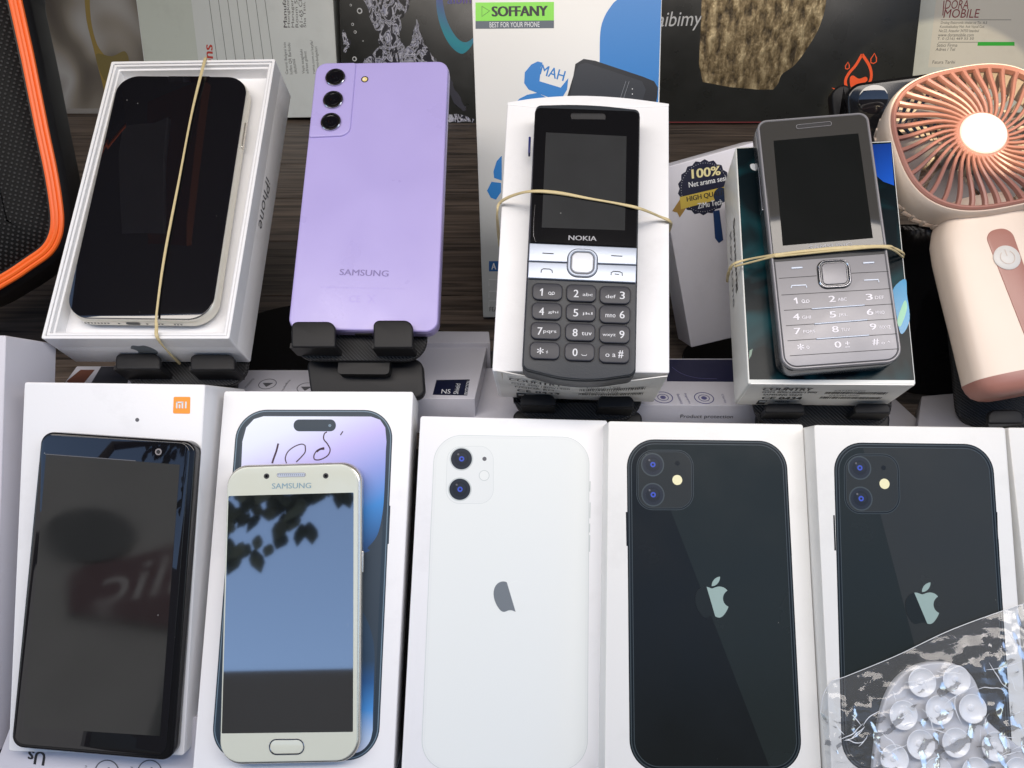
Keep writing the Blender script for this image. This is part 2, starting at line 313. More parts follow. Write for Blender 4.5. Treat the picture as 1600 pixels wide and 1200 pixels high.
# ------------------------------------------------------------------ mesh builder (millimetres, in the frame of its thing)
TK = [1.0]
class MB:
    def __init__(s): s.v = []; s.f = []; s.m = []; s.mats = []
    def mi(s, m):
        if m not in s.mats: s.mats.append(m)
        return s.mats.index(m)
    def add(s, vs, fs, m):
        o = len(s.v); s.v += [tuple(x) for x in vs]; k = s.mi(m)
        for f in fs: s.f.append(tuple(i + o for i in f)); s.m.append(k)
        return s
    def rings(s, rs, m, cap0=True, cap1=True):
        """rs: list of rings, each a list of (x,y,z), low to high"""
        n = len(rs[0]); vs = [p for r in rs for p in r]; fs = []
        r0 = rs[0]; A = sum(r0[i][0] * r0[(i + 1) % n][1] - r0[(i + 1) % n][0] * r0[i][1] for i in range(n)); fl = A < 0
        for k in range(len(rs) - 1):
            for i in range(n):
                j = (i + 1) % n; q = (k * n + i, k * n + j, (k + 1) * n + j, (k + 1) * n + i); fs.append(q[::-1] if fl else q)
        t = tuple(range((len(rs) - 1) * n, len(rs) * n)); b = tuple(range(n))
        if cap1: fs.append(t[::-1] if fl else t)
        if cap0: fs.append(b if fl else b[::-1])
        return s.add(vs, fs, m)
    def slab(s, p, z0, z1, m, b=0.0, seg=3, low=False):
        """outline p between z0 and z1 with its upper (and lower) edge rounded by b"""
        rs = []
        prof = []
        if low:
            for k in range(seg): a = math.pi / 2 * k / seg; prof.append((b * (1 - math.sin(a)), z0 + b * (1 - math.cos(a))))
            prof.append((0, z0 + b))
        else: prof.append((0, z0))
        if b:
            for k in range(seg + 1): a = math.pi / 2 * k / seg; prof.append((b * (1 - math.cos(a)), z1 - b + b * math.sin(a)))
        else: prof.append((0, z1))
        for d, z in prof:
            q = inset(p, d) if d > 1e-6 else p; rs.append([(x, y, z) for x, y in q])
        return s.rings(rs, m)
    def flat(s, p, z, m, t=0.1): return s.rings([[(x, y, z) for x, y in p], [(x, y, z + t) for x, y in p]], m)
    def loop(s, po, pi, z0, z1, m, b=0.0):
        n = len(po); io = inset(po, b) if b else po; ii = inset(pi, -b) if b else pi
        R = [[(x, y, z0) for x, y in po], [(x, y, z1 - b) for x, y in po]]
        if b: R += [[(x, y, z1) for x, y in io], [(x, y, z1) for x, y in ii]]
        else: R += [[(x, y, z1) for x, y in pi]]
        R += [[(x, y, z1 - b) for x, y in pi], [(x, y, z0) for x, y in pi]] if b else [[(x, y, z0) for x, y in pi]]
        s.rings(R, m, cap0=False, cap1=False)
        return s.bridge([(x, y, z0) for x, y in pi], [(x, y, z0) for x, y in po], m)
    def bridge(s, a, b, m):
        n = len(a); return s.add(list(a) + list(b), [(i, (i + 1) % n, n + (i + 1) % n, n + i) for i in range(n)], m)
    def stroke(s, pts, w, z, m, t=0.1, closed=False):
        V = [Vector(p) for p in pts]; L = []; Rr = []; N = len(V)
        for i in range(N):
            a = V[i - 1] if (i > 0 or closed) else V[i]; b = V[(i + 1) % N] if (i < N - 1 or closed) else V[i]
            d = (b - a).normalized(); nn = Vector((-d.y, d.x)); wi = w[i] if isinstance(w, list) else w
            L.append(V[i] + nn * wi / 2); Rr.append(V[i] - nn * wi / 2)
        vs = []; fs = []
        for i in range(N): vs += [(L[i].x, L[i].y, z + t), (Rr[i].x, Rr[i].y, z + t), (Rr[i].x, Rr[i].y, z), (L[i].x, L[i].y, z)]
        for i in range(N if closed else N - 1):
            j = (i + 1) % N
            for a, b in ((0, 1), (1, 2), (2, 3), (3, 0)): fs.append((4 * i + a, 4 * i + b, 4 * j + b, 4 * j + a))
        if not closed: fs += [(0, 3, 2, 1), (4 * N - 4, 4 * N - 3, 4 * N - 2, 4 * N - 1)]
        return s.add(vs, fs, m)
    def tube(s, pts, r, m, n=10, closed=False, flatr=1.0):
        V = [Vector(p) for p in pts]; N = len(V); vs = []; fs = []
        up = Vector((0, 0, 1))
        for i in range(N):
            a = V[i - 1] if (i > 0 or closed) else V[i]; b = V[(i + 1) % N] if (i < N - 1 or closed) else V[i]
            d = (b - a).normalized(); x = d.cross(up)
            if x.length < 1e-3: x = d.cross(Vector((0, 1, 0)))
            x.normalize(); y = x.cross(d); ri = r[i] if isinstance(r, list) else r
            for k in range(n):
                t = 2 * math.pi * k / n; q = V[i] + x * math.cos(t) * ri + y * math.sin(t) * ri * flatr; vs.append(tuple(q))
        for i in range(N if closed else N - 1):
            j = (i + 1) % N
            for k in range(n): fs.append((i * n + k, i * n + (k + 1) % n, j * n + (k + 1) % n, j * n + k))
        if not closed: fs += [tuple(range(n))[::-1], tuple(range((N - 1) * n, N * n))]
        return s.add(vs, fs, m)
    def lathe(s, prof, cx, cy, m, n=32, sy=1.0):
        """prof: (r, z) from the outside low to the centre high"""
        rs = [[(cx + r * math.cos(2 * math.pi * i / n), cy + sy * r * math.sin(2 * math.pi * i / n), z) for i in range(n)] for r, z in prof]
        return s.rings(rs, m)
    def text(s, t, p0, p1, h, z, m, bold=0.0, shear=0.0, lift=0.1, up=None):
        hh = h; h = h * TK[0]; g, fs = glyphs(t, 0); p0 = Vector(p0); p1 = Vector(p1); d = p1 - p0
        if bold > 0.004:                # a heavier weight: the same letters twice more, a hair apart
            e = d.normalized() * bold * h * 1.6
            s.text(t, p0 - e, p1 - e, hh, z, m, 0, shear, lift - 0.015 if lift > .05 else lift * .7, up); s.text(t, p0 + e, p1 + e, hh, z, m, 0, shear, lift + 0.015, up); TKb = 1
        y = Vector((-d.y, d.x)).normalized() * h if up is None else Vector(up)
        vs = [(*(p0 + d * (a + shear * (b - 0.5) * h / d.length) + y * (b - 0.5)), z + lift) for a, b in g]
        return s.add(vs, fs, m)
    def build(s, name, parent=None, label=None, smooth_=True, ang=35):
        me = bpy.data.meshes.new(name); me.from_pydata([(x * S, y * S, z * S) for x, y, z in s.v], [], s.f)
        for m in s.mats: me.materials.append(m)
        me.polygons.foreach_set('material_index', s.m); me.update()
        if smooth_:
            me.polygons.foreach_set('use_smooth', [True] * len(me.polygons)); me.set_sharp_from_angle(angle=math.radians(ang))
        o = bpy.data.objects.new(name, me); C.objects.link(o)
        if parent: o.parent = parent
        if label: o['label'] = label
        return o

def thing(name, label, cat, fr, group=None, off=(0, 0, 0)):
    o = bpy.data.objects.new(name, None); C.objects.link(o); o.empty_display_size = 0.02
    o.matrix_world = fr.world(); o['label'] = label; o['category'] = cat
    if group: o['group'] = group
    return o
def tagm(o, fr, label, cat, group=None):
    o.matrix_world = fr.world(); o['label'] = label; o['category'] = cat
    if group: o['group'] = group
    return o
def struct(o, mw=None):
    o['kind'] = 'structure'
    if mw is not None: o.matrix_world = mw
    return o
def mm_box(mb, x0, x1, y0, y1, z0, z1, m): return mb.slab([(x0, y1), (x1, y1), (x1, y0), (x0, y0)], z0, z1, m)

# ================================================================== THE SETTING
MW = Matrix.Identity(4)
b = MB(); mm_box(b, -900, 900, 300, 1400, -18, -1, M_wood)
for k in range(12):                                            # planks with open grooves between them
    y0 = 300 + k * 92; mm_box(b, -900, 900, y0 + 0.9, y0 + 91.1, -1, 0, M_wood)
struct(b.build('shelf_floor', smooth_=False), MW)
M_dark = mat('dark_panel', (0.10, 0.095, 0.09), 0.7); M_darker = mat('charcoal_board', (0.02, 0.02, 0.021), 0.8)
M_ceil = mat('cabinet_ceiling_paint', (0.22, 0.205, 0.19), 0.7)
b = MB(); mm_box(b, -900, 900, 1400, 1420, -20, 760, M_dark); struct(b.build('back_wall', smooth_=False), MW)
b = MB(); mm_box(b, -920, -900, 200, 1400, -400, 700, M_dark); mm_box(b, 900, 920, 200, 1400, -400, 700, M_dark); struct(b.build('side_wall', smooth_=False), MW)
b = MB(); mm_box(b, -920, 920, 90, 1420, 760, 780, M_ceil); struct(b.build('cabinet_ceiling', smooth_=False), MW)
BD = Fr(angles(8.3, 2.5, 0), (0, 0, -404))                     # sloping board under the front row
b = MB(); mm_box(b, -500, 520, -260, -34, -8, 0, M_darker); struct(b.build('display_board', smooth_=False), BD.world())

# the street behind the camera: seen only in the glass of the phones
M_wall_o = mat('rendered_facade', (0.03, 0.028, 0.026), 0.8, noise_amt=0.2, noise_scale=1.2)
M_wall_r = mat('shop_facade', (0.40, 0.38, 0.35), 0.8, noise_amt=.15, noise_scale=1.5); M_red = mat('red_sign_paint', (0.13, 0.045, 0.045), 0.5)
M_asph = mat('asphalt', (0.05, 0.05, 0.05), 0.9, noise_amt=0.2, noise_scale=3)
b = MB(); mm_box(b, -40000, 40000, -30000, 100, -1250, -1200, M_asph); struct(b.build('pavement', smooth_=False), MW)

# ================================================================== FRONT ROW OF BOXES
F_mi = Fr(rodr((-0.04704, -0.02025, -0.02493)), (-184.27, -82.44, -347.71))
F_14 = Fr(rodr((-0.15106, 0.04785, -0.02929)), (-94.12, -86.54, -351.84))
F_w = Fr(rodr((-0.14383, 0.08116, -0.03694)), (-1.18, -93.77, -353.82))
F_k = Fr(rodr((-0.16145, 0.04764, -0.02154)), (86.58, -89.88, -336.22 - 9))
F_k3 = Fr(rodr((-0.14005, 0.03186, -0.00924)), (180.74, -78.8, -340.6))
GRP = 'white phone boxes of the front row'

def carton(name, label, fr, quad, D, m=M_white, r=1.2, seam=True, group=None, cat='phone box', bev=0.5):
    t = thing(name, label, cat, fr, group)
    q = rpoly(fr.PP(quad), r, 3)
    b = MB(); b.slab(q, -D, 0, m, bev, 3, low=True)
    lid = b.build('lid', t)
    return t, lid, q

def fruit(b, fr, u0, u1, v0, v1, z, mleft, mright, a=None, c=None):
    """the bitten fruit mark inside a pixel box, split by the line a-c"""
    for sub in FRUIT:
        p = [fr.P(u0 + (x + 0.41) / 0.80 * (u1 - u0), v0 + (0.5 - y) * (v1 - v0), z) for x, y in sub]
        if a is None: b.flat(p, z, mleft); continue
        A, B = fr.P(*a, z), fr.P(*c, z); l = clip(p, A, B); r_ = clip(p, B, A)
        if len(l) > 2 and mright: b.flat(l, z, mright)
        if len(r_) > 2 and mleft: b.flat(r_, z, mleft)

# --- box with the orange badge, and the black phone on it
mi_box, _, _ = carton('phone_box', 'white box with small orange square badge under the black phone', F_mi,
                      [(38, 597), (321, 601), (287, 1181), (13, 1174)], 50, group=GRP)
b = MB(); b.flat(rpoly(F_mi.PP([(271.5, 620), (297.5, 620), (297, 646.5), (270.5, 646)]), 0.5, 2), 0.02, M_orange)
def bar(b, fr, pts, z, m):
    b.flat(fr.PP(pts), z, m)
for q in ([(275.5, 627.5), (277.8, 627.5), (277.6, 638), (275.3, 638)], [(275.5, 627.5), (286.5, 627.6), (286.5, 629.8), (275.5, 629.8)],
          [(284.3, 627.6), (286.8, 627.6), (286.6, 638), (284.1, 638)], [(279.8, 632), (282.1, 632), (282, 638), (279.7, 638)],
          [(289.6, 627.6), (292, 627.6), (291.8, 638), (289.4, 638)]): bar(b, F_mi, q, 0.16, M_lightink)
b.build('printed_badge', mi_box)
b = MB(); b.flat(circ(*F_mi.P(214.5, 656), 0.9, 16), 0.02, M_greyink); b.build('scuff_mark', mi_box)

def phone_body(t, fr, quad, th, r, m, name='body', be=1.2, z=0):
    p = rpoly(fr.PP(quad, z), r, 10); b = MB(); b.slab(p, -th, z, m, be, 4, low=True); return b.build(name, t), p
Q = [(64, 674), (306, 690), (270, 1190), (16, 1168)]
F = F_mi.sub(Q, 7.4); F_bp_ = F
t = thing('smartphone', 'black smartphone with thick bezels lying on the box with the orange badge', 'smartphone', F, 'smartphones in the front row')
_, p = phone_body(t, F, Q, 7.3, 5.5, M_blackgloss, be=1.2)
gq = F.PP([(67, 678), (298, 692), (259, 1182), (21, 1162)])
b = MB(); b.slab(rpoly(gq, 5, 8), 0.0, 0.35, M_blackglass, 0.3); b.build('front_glass', t)
b = MB(); b.flat(F.PP([(72, 710), (281, 726), (250, 1150), (37, 1136)], 0.35), 0.37, M_screen, 0.06); b.build('screen', t)
b = MB(); b.stroke(F.PP([(71, 709.5), (212, 720)], 0.4), 0.35, 0.42, M_greyink); b.build('screen_edge', t)
b = MB(); c = F.P(247.5, 706, 0.4); b.flat(circ(*c, 1.5, 20), 0.38, M_grey, 0.05); b.flat(circ(*c, 0.9, 20), 0.44, M_lens, 0.05); b.build('front_camera', t)
b = MB(); b.slab(rpoly(F.PP([(289, 862), (295, 863), (293, 900), (287, 900)], -3), 0.4, 2), -4.8, -2.4, M_blackgloss, 0.3); b.build('side_button', t)

# --- tall box with the gradient screen print
box14, _, _ = carton('phone_box', 'white box printed with a pill-notch screen and a handwritten hundred', F_14,
                     [(350, 611), (646, 612), (614, 1225), (299, 1225)], 36, group=GRP)
M_pf = mat('printed_titanium_edge', hx('2F3B45'), 0.3); M_pf2 = mat('printed_edge_light', hx('6E8290'), 0.3)
M_pdark = mat('printed_dark_wallpaper', hx('39434C'), 0.32)
M_lobe = grad('printed_wallpaper', [(0, hx('2D4E7C')), (0.22, hx('3E86CC')), (0.42, hx('8E9BDA')), (0.62, hx('BFB6E8')), (0.85, hx('DDE2F4')), (1, hx('E4EAF6'))], (-0.45, 0.9), -2, 76)
M_lobe2 = grad('printed_wallpaper_low', [(0, hx('E3E0EE')), (0.3, hx('B7CDEB')), (0.55, hx('4C92D6')), (0.8, hx('2F5C90')), (1, hx('33475C'))], 1, -85, -38)
qo = [(371, 640), (615, 640.5), (591, 1188), (329, 1188)]
z = 0
b = MB(); po = rpoly(F_14.PP(qo), 14, 12); b.flat(po, 0.02, M_pf, 0.08)
b.flat(inset(po, 0.55), 0.11, M_pf2, 0.03); b.flat(inset(po, 1.0), 0.15, M_pf, 0.03)
pin = inset(po, 2.7); b.flat(pin, 0.19, M_pdark, 0.03)
b.build('printed_phone_picture', box14)
# wallpaper lobes: upper one bounded below by a big arc, lower one by another
arc1 = smooth([(603, 705), (601, 760), (598, 800), (590, 835), (575, 855), (560, 866), (380, 900)], 6)
cut = [(380.5, 652), (604, 652)]
up_poly = [F_14.P(u, v) for u, v in ([(379, 690), (385, 668), (397, 655), (412, 650.5), (580, 651), (594, 656), (602, 668), (604, 690)] + arc1 + [(370, 890)])]
b = MB(); b.flat(up_poly, 0.23, M_lobe, 0.03)
low = smooth([(560, 948), (568, 958), (578, 980), (584, 1005), (585.5, 1030)], 6) + [(583, 1110)] + smooth([(582.5, 1140), (578, 1158), (566, 1172), (550, 1178)], 5) + [(372, 1178), (350, 1150), (352, 960)]
b.flat([F_14.P(u, v) for u, v in low], 0.23, M_lobe2, 0.03)
b.build('printed_wallpaper', box14)
b = MB(); b.flat(rpoly(F_14.PP([(459, 655.5), (525, 655.5), (525, 674), (459, 674)]), 2.65, 8), 0.27, M_pf, 0.04)
b.flat(circ(*F_14.P(515.5, 665), 0.7, 16), 0.32, M_pf2, 0.02); b.build('printed_notch', box14)
M_pen = mat('marker_pen', hx('3A2036'), 0.6); b = MB()
def pen(pts, w): b.stroke([F_14.P(u, v) for u, v in smooth(pts, 6)], w, 0.27, M_pen, 0.04)
pen([(435, 693), (432, 705), (428, 716), (425.5, 724)], 0.85)
pen([(477, 696), (471, 694), (460, 698), (450, 706), (446, 716), (448, 724)], 0.5); pen([(477, 696), (477, 706), (471, 714), (463, 722)], 0.55)
pen([(507, 702), (497, 703), (491, 711), (492, 718), (501, 718), (512, 712), (516, 703), (512, 694), (506, 686), (507, 678), (511, 675)], 0.55)
pen([(536, 674), (532, 680)], 0.5); pen([(507, 700), (500, 702), (495, 706)], 0.9)
b.build('handwritten_number', box14)
b = MB(); b.slab(rpoly(F_14.PP([(607, 790), (610, 790), (607.5, 850), (604.5, 850)]), 0.3, 2), 0.02, 0.13, M_pf); b.build('printed_side_key', box14)

# gold phone on it
Q = [(362, 729), (561, 722), (558, 1189), (340, 1194)]
F = F_14.sub(Q, 8.2)
t = thing('smartphone', 'pale gold smartphone with home button and bright reflective screen', 'smartphone', F, 'smartphones in the front row')
F_gold = F
_, p = phone_body(t, F, [(354, 727), (566, 721), (562, 1192), (342, 1197)], 7.9, 9.5, M_goldm, be=2.2)
g = rpoly(F.PP([(356, 730.5), (560, 724), (558, 1188), (343.5, 1192)]), 9.0, 10)
b = MB(); b.slab(g, -0.2, 0.45, M_gold, 0.6, 4); b.build('front_glass', t)
b = MB(); b.flat(rpoly(F.PP([(357, 775), (552.5, 769.5), (551.5, 1143.5), (346.5, 1146)], 0.45), 0.4, 2), 0.46, M_mirror, 0.05); b.build('screen', t)
b = MB(); sl = rpoly(F.PP([(432.5, 739), (478, 738.2), (478, 745), (432.5, 745.8)], 0.45), 0.95, 6)
b.loop(sl, inset(sl, 0.28), 0.45, 0.62, M_goldm); b.flat(inset(sl, 0.28), 0.46, M_silver, 0.03)
for k in range(14):
    x = F.P(435.5 + k * 3.1, 742, 0.45); b.flat(circ(*x, 0.22, 8), 0.5, M_ink, 0.03)
b.build('earpiece', t)
for u, v in ((416.5, 744), (509, 743.5)):
    b = MB(); c = F.P(u, v, 0.45); b.flat(circ(*c, 1.25, 24), 0.46, M_ink, 0.03); b.flat(circ(*c, 0.6, 16), 0.5, M_lens, 0.03); b.build('front_sensor', t)
b = MB(); b.text('SAMSUNG', F.P(425, 759.5, 0.45), F.P(486, 758.5, 0.45), 2.45, 0.45, mat('blue_grey_ink', hx('7E9AA6'), 0.4), 0.015); b.build('lettering', t)
hb = rpoly(F.PP([(420, 1154.5), (475.5, 1154), (476, 1179), (420.5, 1180)], 0.45), 3.2, 8)
b = MB(); b.loop(hb, inset(hb, 0.55), 0.4, 0.75, M_chrome, 0.12); b.slab(inset(hb, 0.55), 0.4, 0.55, M_gold, 0.1); b.build('home_button', t)
b = MB(); b.slab(rpoly(F.PP([(563.5, 861), (568, 861), (567.5, 895), (563.5, 895)], -2.5), 0.4, 3), -5, -2.3, M_goldm, 0.3); b.build('power_button', t)
b = MB()
for k in range(8): b.lathe([(0.3, -2.9), (0.3, -2.2), (0.05, -2.15)], *F.P(565.8, 794 + k * 3, -2.5), M_ink, 8)
b.build('speaker_holes', t)

# --- white phone picture box, and the two black picture boxes
M_pw = mat('printed_white_phone', (0.73, 0.755, 0.74), 0.34, noise_amt=0.015, noise_scale=30)
M_pwl = mat('printed_hairline', (0.52, 0.56, 0.55), 0.4); M_pwi = mat('printed_pale_panel', (0.75, 0.775, 0.755), 0.34)
M_pk = mat('printed_black_back', hx('181A19'), 0.24, spec=0.28, dust=0.6, noise_amt=0.06, noise_scale=25, rough_var=0.05)
M_pk2 = mat('printed_black_sheen', hx('222725'), 0.24, spec=0.28, dust=0.6, noise_amt=0.06, noise_scale=25, rough_var=0.05)
M_pk3 = mat('printed_grey_and_reflection', hx('303230'), 0.24, spec=0.3, dust=0.4, noise_amt=0.06, noise_scale=25, rough_var=0.05)
M_pe = mat('printed_edge_dark', hx('0E1316'), 0.3, spec=.3); M_pe2 = mat('printed_edge_grey', hx('3C4446'), 0.3)
M_bluelens = mat('printed_blue_glint', hx('3A50B8'), 0.3)
M_mark = mat('printed_pale_mark', hx('93A8A2'), 0.3); M_markd = mat('printed_dark_mark', hx('1F2322'), 0.3, spec=.3)
M_markg = mat('printed_grey_mark', hx('70767B'), 0.35); M_flash = mat('printed_flash', hx('E8E2B6'), 0.4)
M_lensp = mat('printed_lens', hx('1A1E26'), 0.3); M_lens_in = mat('printed_lens_inner', hx('0C0F16'), 0.3)

def camera_print(b, fr, c, rp, z, rim, dark=True):
    x, y = fr.P(*c); s = rp * 0.29
    b.flat(circ(x, y, s * 1.12, 36), z, rim, 0.02); b.flat(circ(x, y, s, 36), z + 0.03, M_lensp, 0.02)
    b.flat(circ(x, y, s * 0.7, 30), z + 0.06, M_lens_in, 0.02); b.flat(circ(x + s * .1, y + s * .1, s * 0.45, 24), z + 0.09, M_lensp, 0.02)
    b.flat(circ(x + s * .02, y, s * 0.25, 20), z + 0.12, M_bluelens, 0.02); b.flat(circ(x + s * .02, y, s * 0.11, 16), z + 0.15, M_lens_in, 0.02)
    b.flat(circ(x - s * .32, y + s * .42, s * 0.10, 12), z + 0.12, M_greyink, 0.02)

wbox, _, _ = carton('phone_box', 'white box printed with the back of a white phone', F_w,
                    [(657, 650), (949.5, 657), (943.5, 1225), (626, 1225)], 38, group=GRP)
qo = [(679, 679), (921, 683), (918, 1204), (657, 1204)]
b = MB(); po = rpoly(F_w.PP(qo), 13, 12); b.flat(po, 0.02, M_pwl, 0.04); b.flat(inset(po, 0.22), 0.07, M_pw, 0.03); b.flat(inset(po, 1.5), 0.11, M_pwi, 0.02)
for side, seq in (('l', [(676.5, 790, 845)]), ('r', [(922, 752, 768), (922, 785, 810), (921.5, 818, 832), (921.5, 836, 862)])):
    for u, v0, v1 in seq: b.stroke(F_w.PP([(u, v0), (u - 0.4, v1)]), 0.45, 0.02, M_pwl, 0.04)
b.build('printed_phone_picture', wbox)
b = MB(); ci = rpoly(F_w.PP([(699, 697), (771, 697), (771, 787), (696, 787)]), 6.5, 8)
b.flat(ci, 0.14, M_pwl, 0.01); b.flat(inset(ci, 0.12), 0.16, M_pw, 0.01)
camera_print(b, F_w, (721, 717), 17, 0.19, M_pwl); camera_print(b, F_w, (718.5, 764.5), 17, 0.19, M_pwl)
b.flat(circ(*F_w.P(757, 717), 1.0, 16), 0.19, M_greyink, 0.02)
b.flat(circ(*F_w.P(756.5, 743), 2.5, 20), 0.19, M_pwl, 0.02); b.flat(circ(*F_w.P(756.5, 743), 2.2, 20), 0.22, M_pwi, 0.02)
b.build('printed_cameras', wbox)
b = MB(); fruit(b, F_w, 771, 820, 893, 956, 0.15, M_markg, M_pwi, (789, 900), (806, 957)); b.build('printed_logo', wbox)

def black_print(fr, box, qo, cams, flash, mic, cam_sq, logo, split, buttons, back, sheen, diag):
    b = MB(); po = rpoly(fr.PP(qo), 13, 12)
    b.flat(po, 0.02, M_pe, 0.04); b.flat(inset(po, 0.6), 0.07, M_pe2, 0.02); b.flat(inset(po, 1.1), 0.1, M_pe, 0.02)
    b.flat(inset(po, 1.9), 0.13, M_pe2, 0.02); b.flat(inset(po, 2.25), 0.16, back, 0.02)
    pi = inset(po, 2.3); A, B = fr.P(*diag[0]), fr.P(*diag[1]); b.flat(clip(pi, A, B), 0.19, sheen, 0.02)
    for u0, v0, u1, v1 in buttons: b.stroke(fr.PP([(u0, v0), (u1, v1)]), 0.7, 0.02, M_pe, 0.04)
    b.build('printed_phone_picture', box)
    b = MB(); cs = rpoly(fr.PP(cam_sq), 7.5, 10); b.flat(cs, 0.22, M_pe2, 0.02); b.flat(inset(cs, 0.25), 0.25, M_pe, 0.01); b.flat(inset(cs, 0.8), 0.27, M_pe2, 0.01); b.flat(inset(cs, 1.0), 0.29, M_pk3, 0.02)
    for c in cams: camera_print(b, fr, c, 16.5, 0.32, M_pe2)
    b.flat(circ(*fr.P(*flash), 2.3, 24), 0.32, M_flash, 0.02); b.flat(circ(*fr.P(*mic), 1.1, 20), 0.32, M_pe, 0.02)
    b.build('printed_cameras', box)
    b = MB(); fruit(b, fr, *logo, 0.22, M_markd, M_mark, *split); b.build('printed_logo', box)

kbox, _, _ = carton('phone_box', 'white box printed with the back of a black phone, nearer the white phone picture', F_k,
                    [(950.5, 658), (1255, 663), (1285, 1225), (944.5, 1225)], 44, M_white2, group=GRP)
black_print(F_k, kbox, [(979, 686), (1228, 689), (1254, 1206), (984, 1206)], [(1019.5, 726), (1020, 773)], (1058, 750), (1058, 724),
            [(995, 703), (1083, 703), (1084, 797), (994, 797)], (1086, 1137, 901, 965), ((1099, 900), (1119, 968)),
            [(979, 800, 980, 853), (1229, 757, 1230, 776), (1232, 795, 1233, 829), (1234, 835, 1236, 868)], M_pk, M_pk2, ((1045, 790), (1205, 1206)))
k3box, _, _ = carton('phone_box', 'white box printed with a black phone back, half covered by the clear bag', F_k3,
                     [(1272, 664), (1571, 668), (1612, 1225), (1300, 1225)], 44, M_white2, group=GRP)
black_print(F_k3, k3box, [(1302, 691), (1550, 694), (1584, 1206), (1316, 1206)], [(1342.5, 731), (1344.5, 779)], (1381.5, 756), (1380, 731),
            [(1318, 709), (1404, 709), (1407, 803), (1319, 803)], (1414, 1466, 910, 975), ((1428, 925), (1449, 975)),
            [(1303, 805, 1305, 860), (1553, 765, 1554, 783), (1557, 800, 1558, 834), (1559, 842, 1561, 877)], M_pk2, M_pk3, ((1375, 803), (1480, 1206)))  # paler tones than the other black print: a reflection put into the colour
F_r = Fr(F_k3.R, F_k3.pt(88.5, 0, -2)); t = thing('phone_box', 'plain white box cut by the picture edge beyond the bagged one', 'phone box', F_r, GRP)
b = MB(); b.slab(rpoly([F_r.P(1575.5, 668), (62, F_r.P(1600, 668)[1]), (62, -90), F_r.P(1637, 1225)], 1, 3), -42, 0, M_white2, 0.5, 3, low=True); b.build('lid', t)

# --- grey-white box at the far left, standing prouder than its neighbour
F_l = Fr(angles(3, -3, -2), ray(-70, 850) * 356)
t = thing('phone_box', 'tall grey-white box showing its side, left of the orange badge box', 'phone box', F_l, GRP)
p = rpoly(F_l.PP([(-150, 520), (9, 524), (-12, 1180), (-180, 1180)]), 1, 3)
b = MB(); b.slab(p, -37, 0, M_lav, 0.6, 3, low=True); b.build('lid', t)

# --- box under the black phone, its icons showing at the lower edge
F_u = Fr(F_mi.R, F_mi.pt(0, -90, -8))
t = thing('accessory_box', 'grey box printed with round icons, peeping out below the black phone', 'accessory box', F_u)
b = MB(); b.slab(rpoly(F_u.PP([(22, 1120), (310, 1120), (300, 1280), (-40, 1280)]), 1, 3), -12, 0, M_lav, 0.4, 3, low=True); b.build('lid', t)
b = MB()
for u in (167, 234): x, y = F_u.P(u, 1207); b.loop(circ(x, y, 5.8, 36), circ(x, y, 5.3, 36), 0.02, 0.1, M_greyink); b.flat(rpoly([(x - 2.5, y), (x + 1, y + 2.6), (x + 2.5, y - 1), (x, y - 2.5)], 0.4, 3), 0.02, M_greyink)
b.text('Us', F_u.P(70, 1186), F_u.P(44, 1182), 6, 0.02, M_ink, 0.02)
b.text('Fingerprint', F_u.P(134, 1196), F_u.P(128, 1230), 1.2, 0.02, M_greyink); b.text('Resistance', F_u.P(206, 1198), F_u.P(200, 1230), 1.2, 0.02, M_greyink)
b.build('printed_icons', t)

# ================================================================== PHONE STANDS AND WHAT THEY CARRY
def stand(label, fr, plate, zp, hooks, zh, disc=None, neck=None, group='black phone stands on the shelf', r=11):
    t = thing('phone_stand', label, 'phone stand', fr, group)
    b = MB(); b.slab(rpoly(fr.PP(plate, zp), r, 8), zp - 3, zp, M_carbon, 0.8, 3, low=True); b.build('cradle_plate', t)
    for (u0, v0, u1, v1) in hooks:
        b = MB(); q = fr.PP([(u0, v0), (u1, v0), (u1, v1), (u0, v1)], zh)
        hh_ = min(abs(q[0][1] - q[3][1]), 9); b.slab(rpoly(q, [min(3.2, hh_ * .5), min(4.5, hh_ * .6), 1.2, 1.2], 6), zh - 3, zh, M_black, min(.9, hh_ * .15), 4, low=True)
        x0 = min(p[0] for p in q); x1 = max(p[0] for p in q); y0 = min(p[1] for p in q)
        b.slab([(x0 + .3, y0 + 2.6), (x1 - .3, y0 + 2.6), (x1 - .3, y0 + 0.2), (x0 + .3, y0 + 0.2)], zp - 0.5, zh - 1, M_black)
        b.build('hook', t)
    if neck:
        b = MB(); b.slab(rpoly(fr.PP(neck, zp - 9), 5, 6), zp - 15, zp - 9, M_black, 1.2, 3, low=True)
        nx = [p[0] for p in fr.PP(neck, zp - 9)]; ny = [p[1] for p in fr.PP(neck, zp - 9)]; cx = sum(nx) / 4
        b.slab(rect(cx, max(ny) - 6, 26, 9, 2), zp - 12, zp - 2.5, M_black); b.build('neck', t)
    if disc:
        u, v, rr = disc; h = horizontal(u, v, 0); o = h.o; b = MB()
        up = fr.R.transposed() @ (h.R @ Vector((0, 0, 1))); 
        d = MB(); d.lathe([(rr - 1, 0), (rr, 0.8), (rr, 2.6), (rr - 0.8, 3.6), (rr * .3, 3.9), (rr * .05, 4.0)], 0, 0, M_blackgloss, 56, 1.0)
        # the disc is built level on the shelf, in the stand's own coordinates
        T = fr.R.transposed()
        d.v = [tuple(T @ (h.pt(*p) - fr.o)) for p in d.v]
        d.build('base', t)
    return t

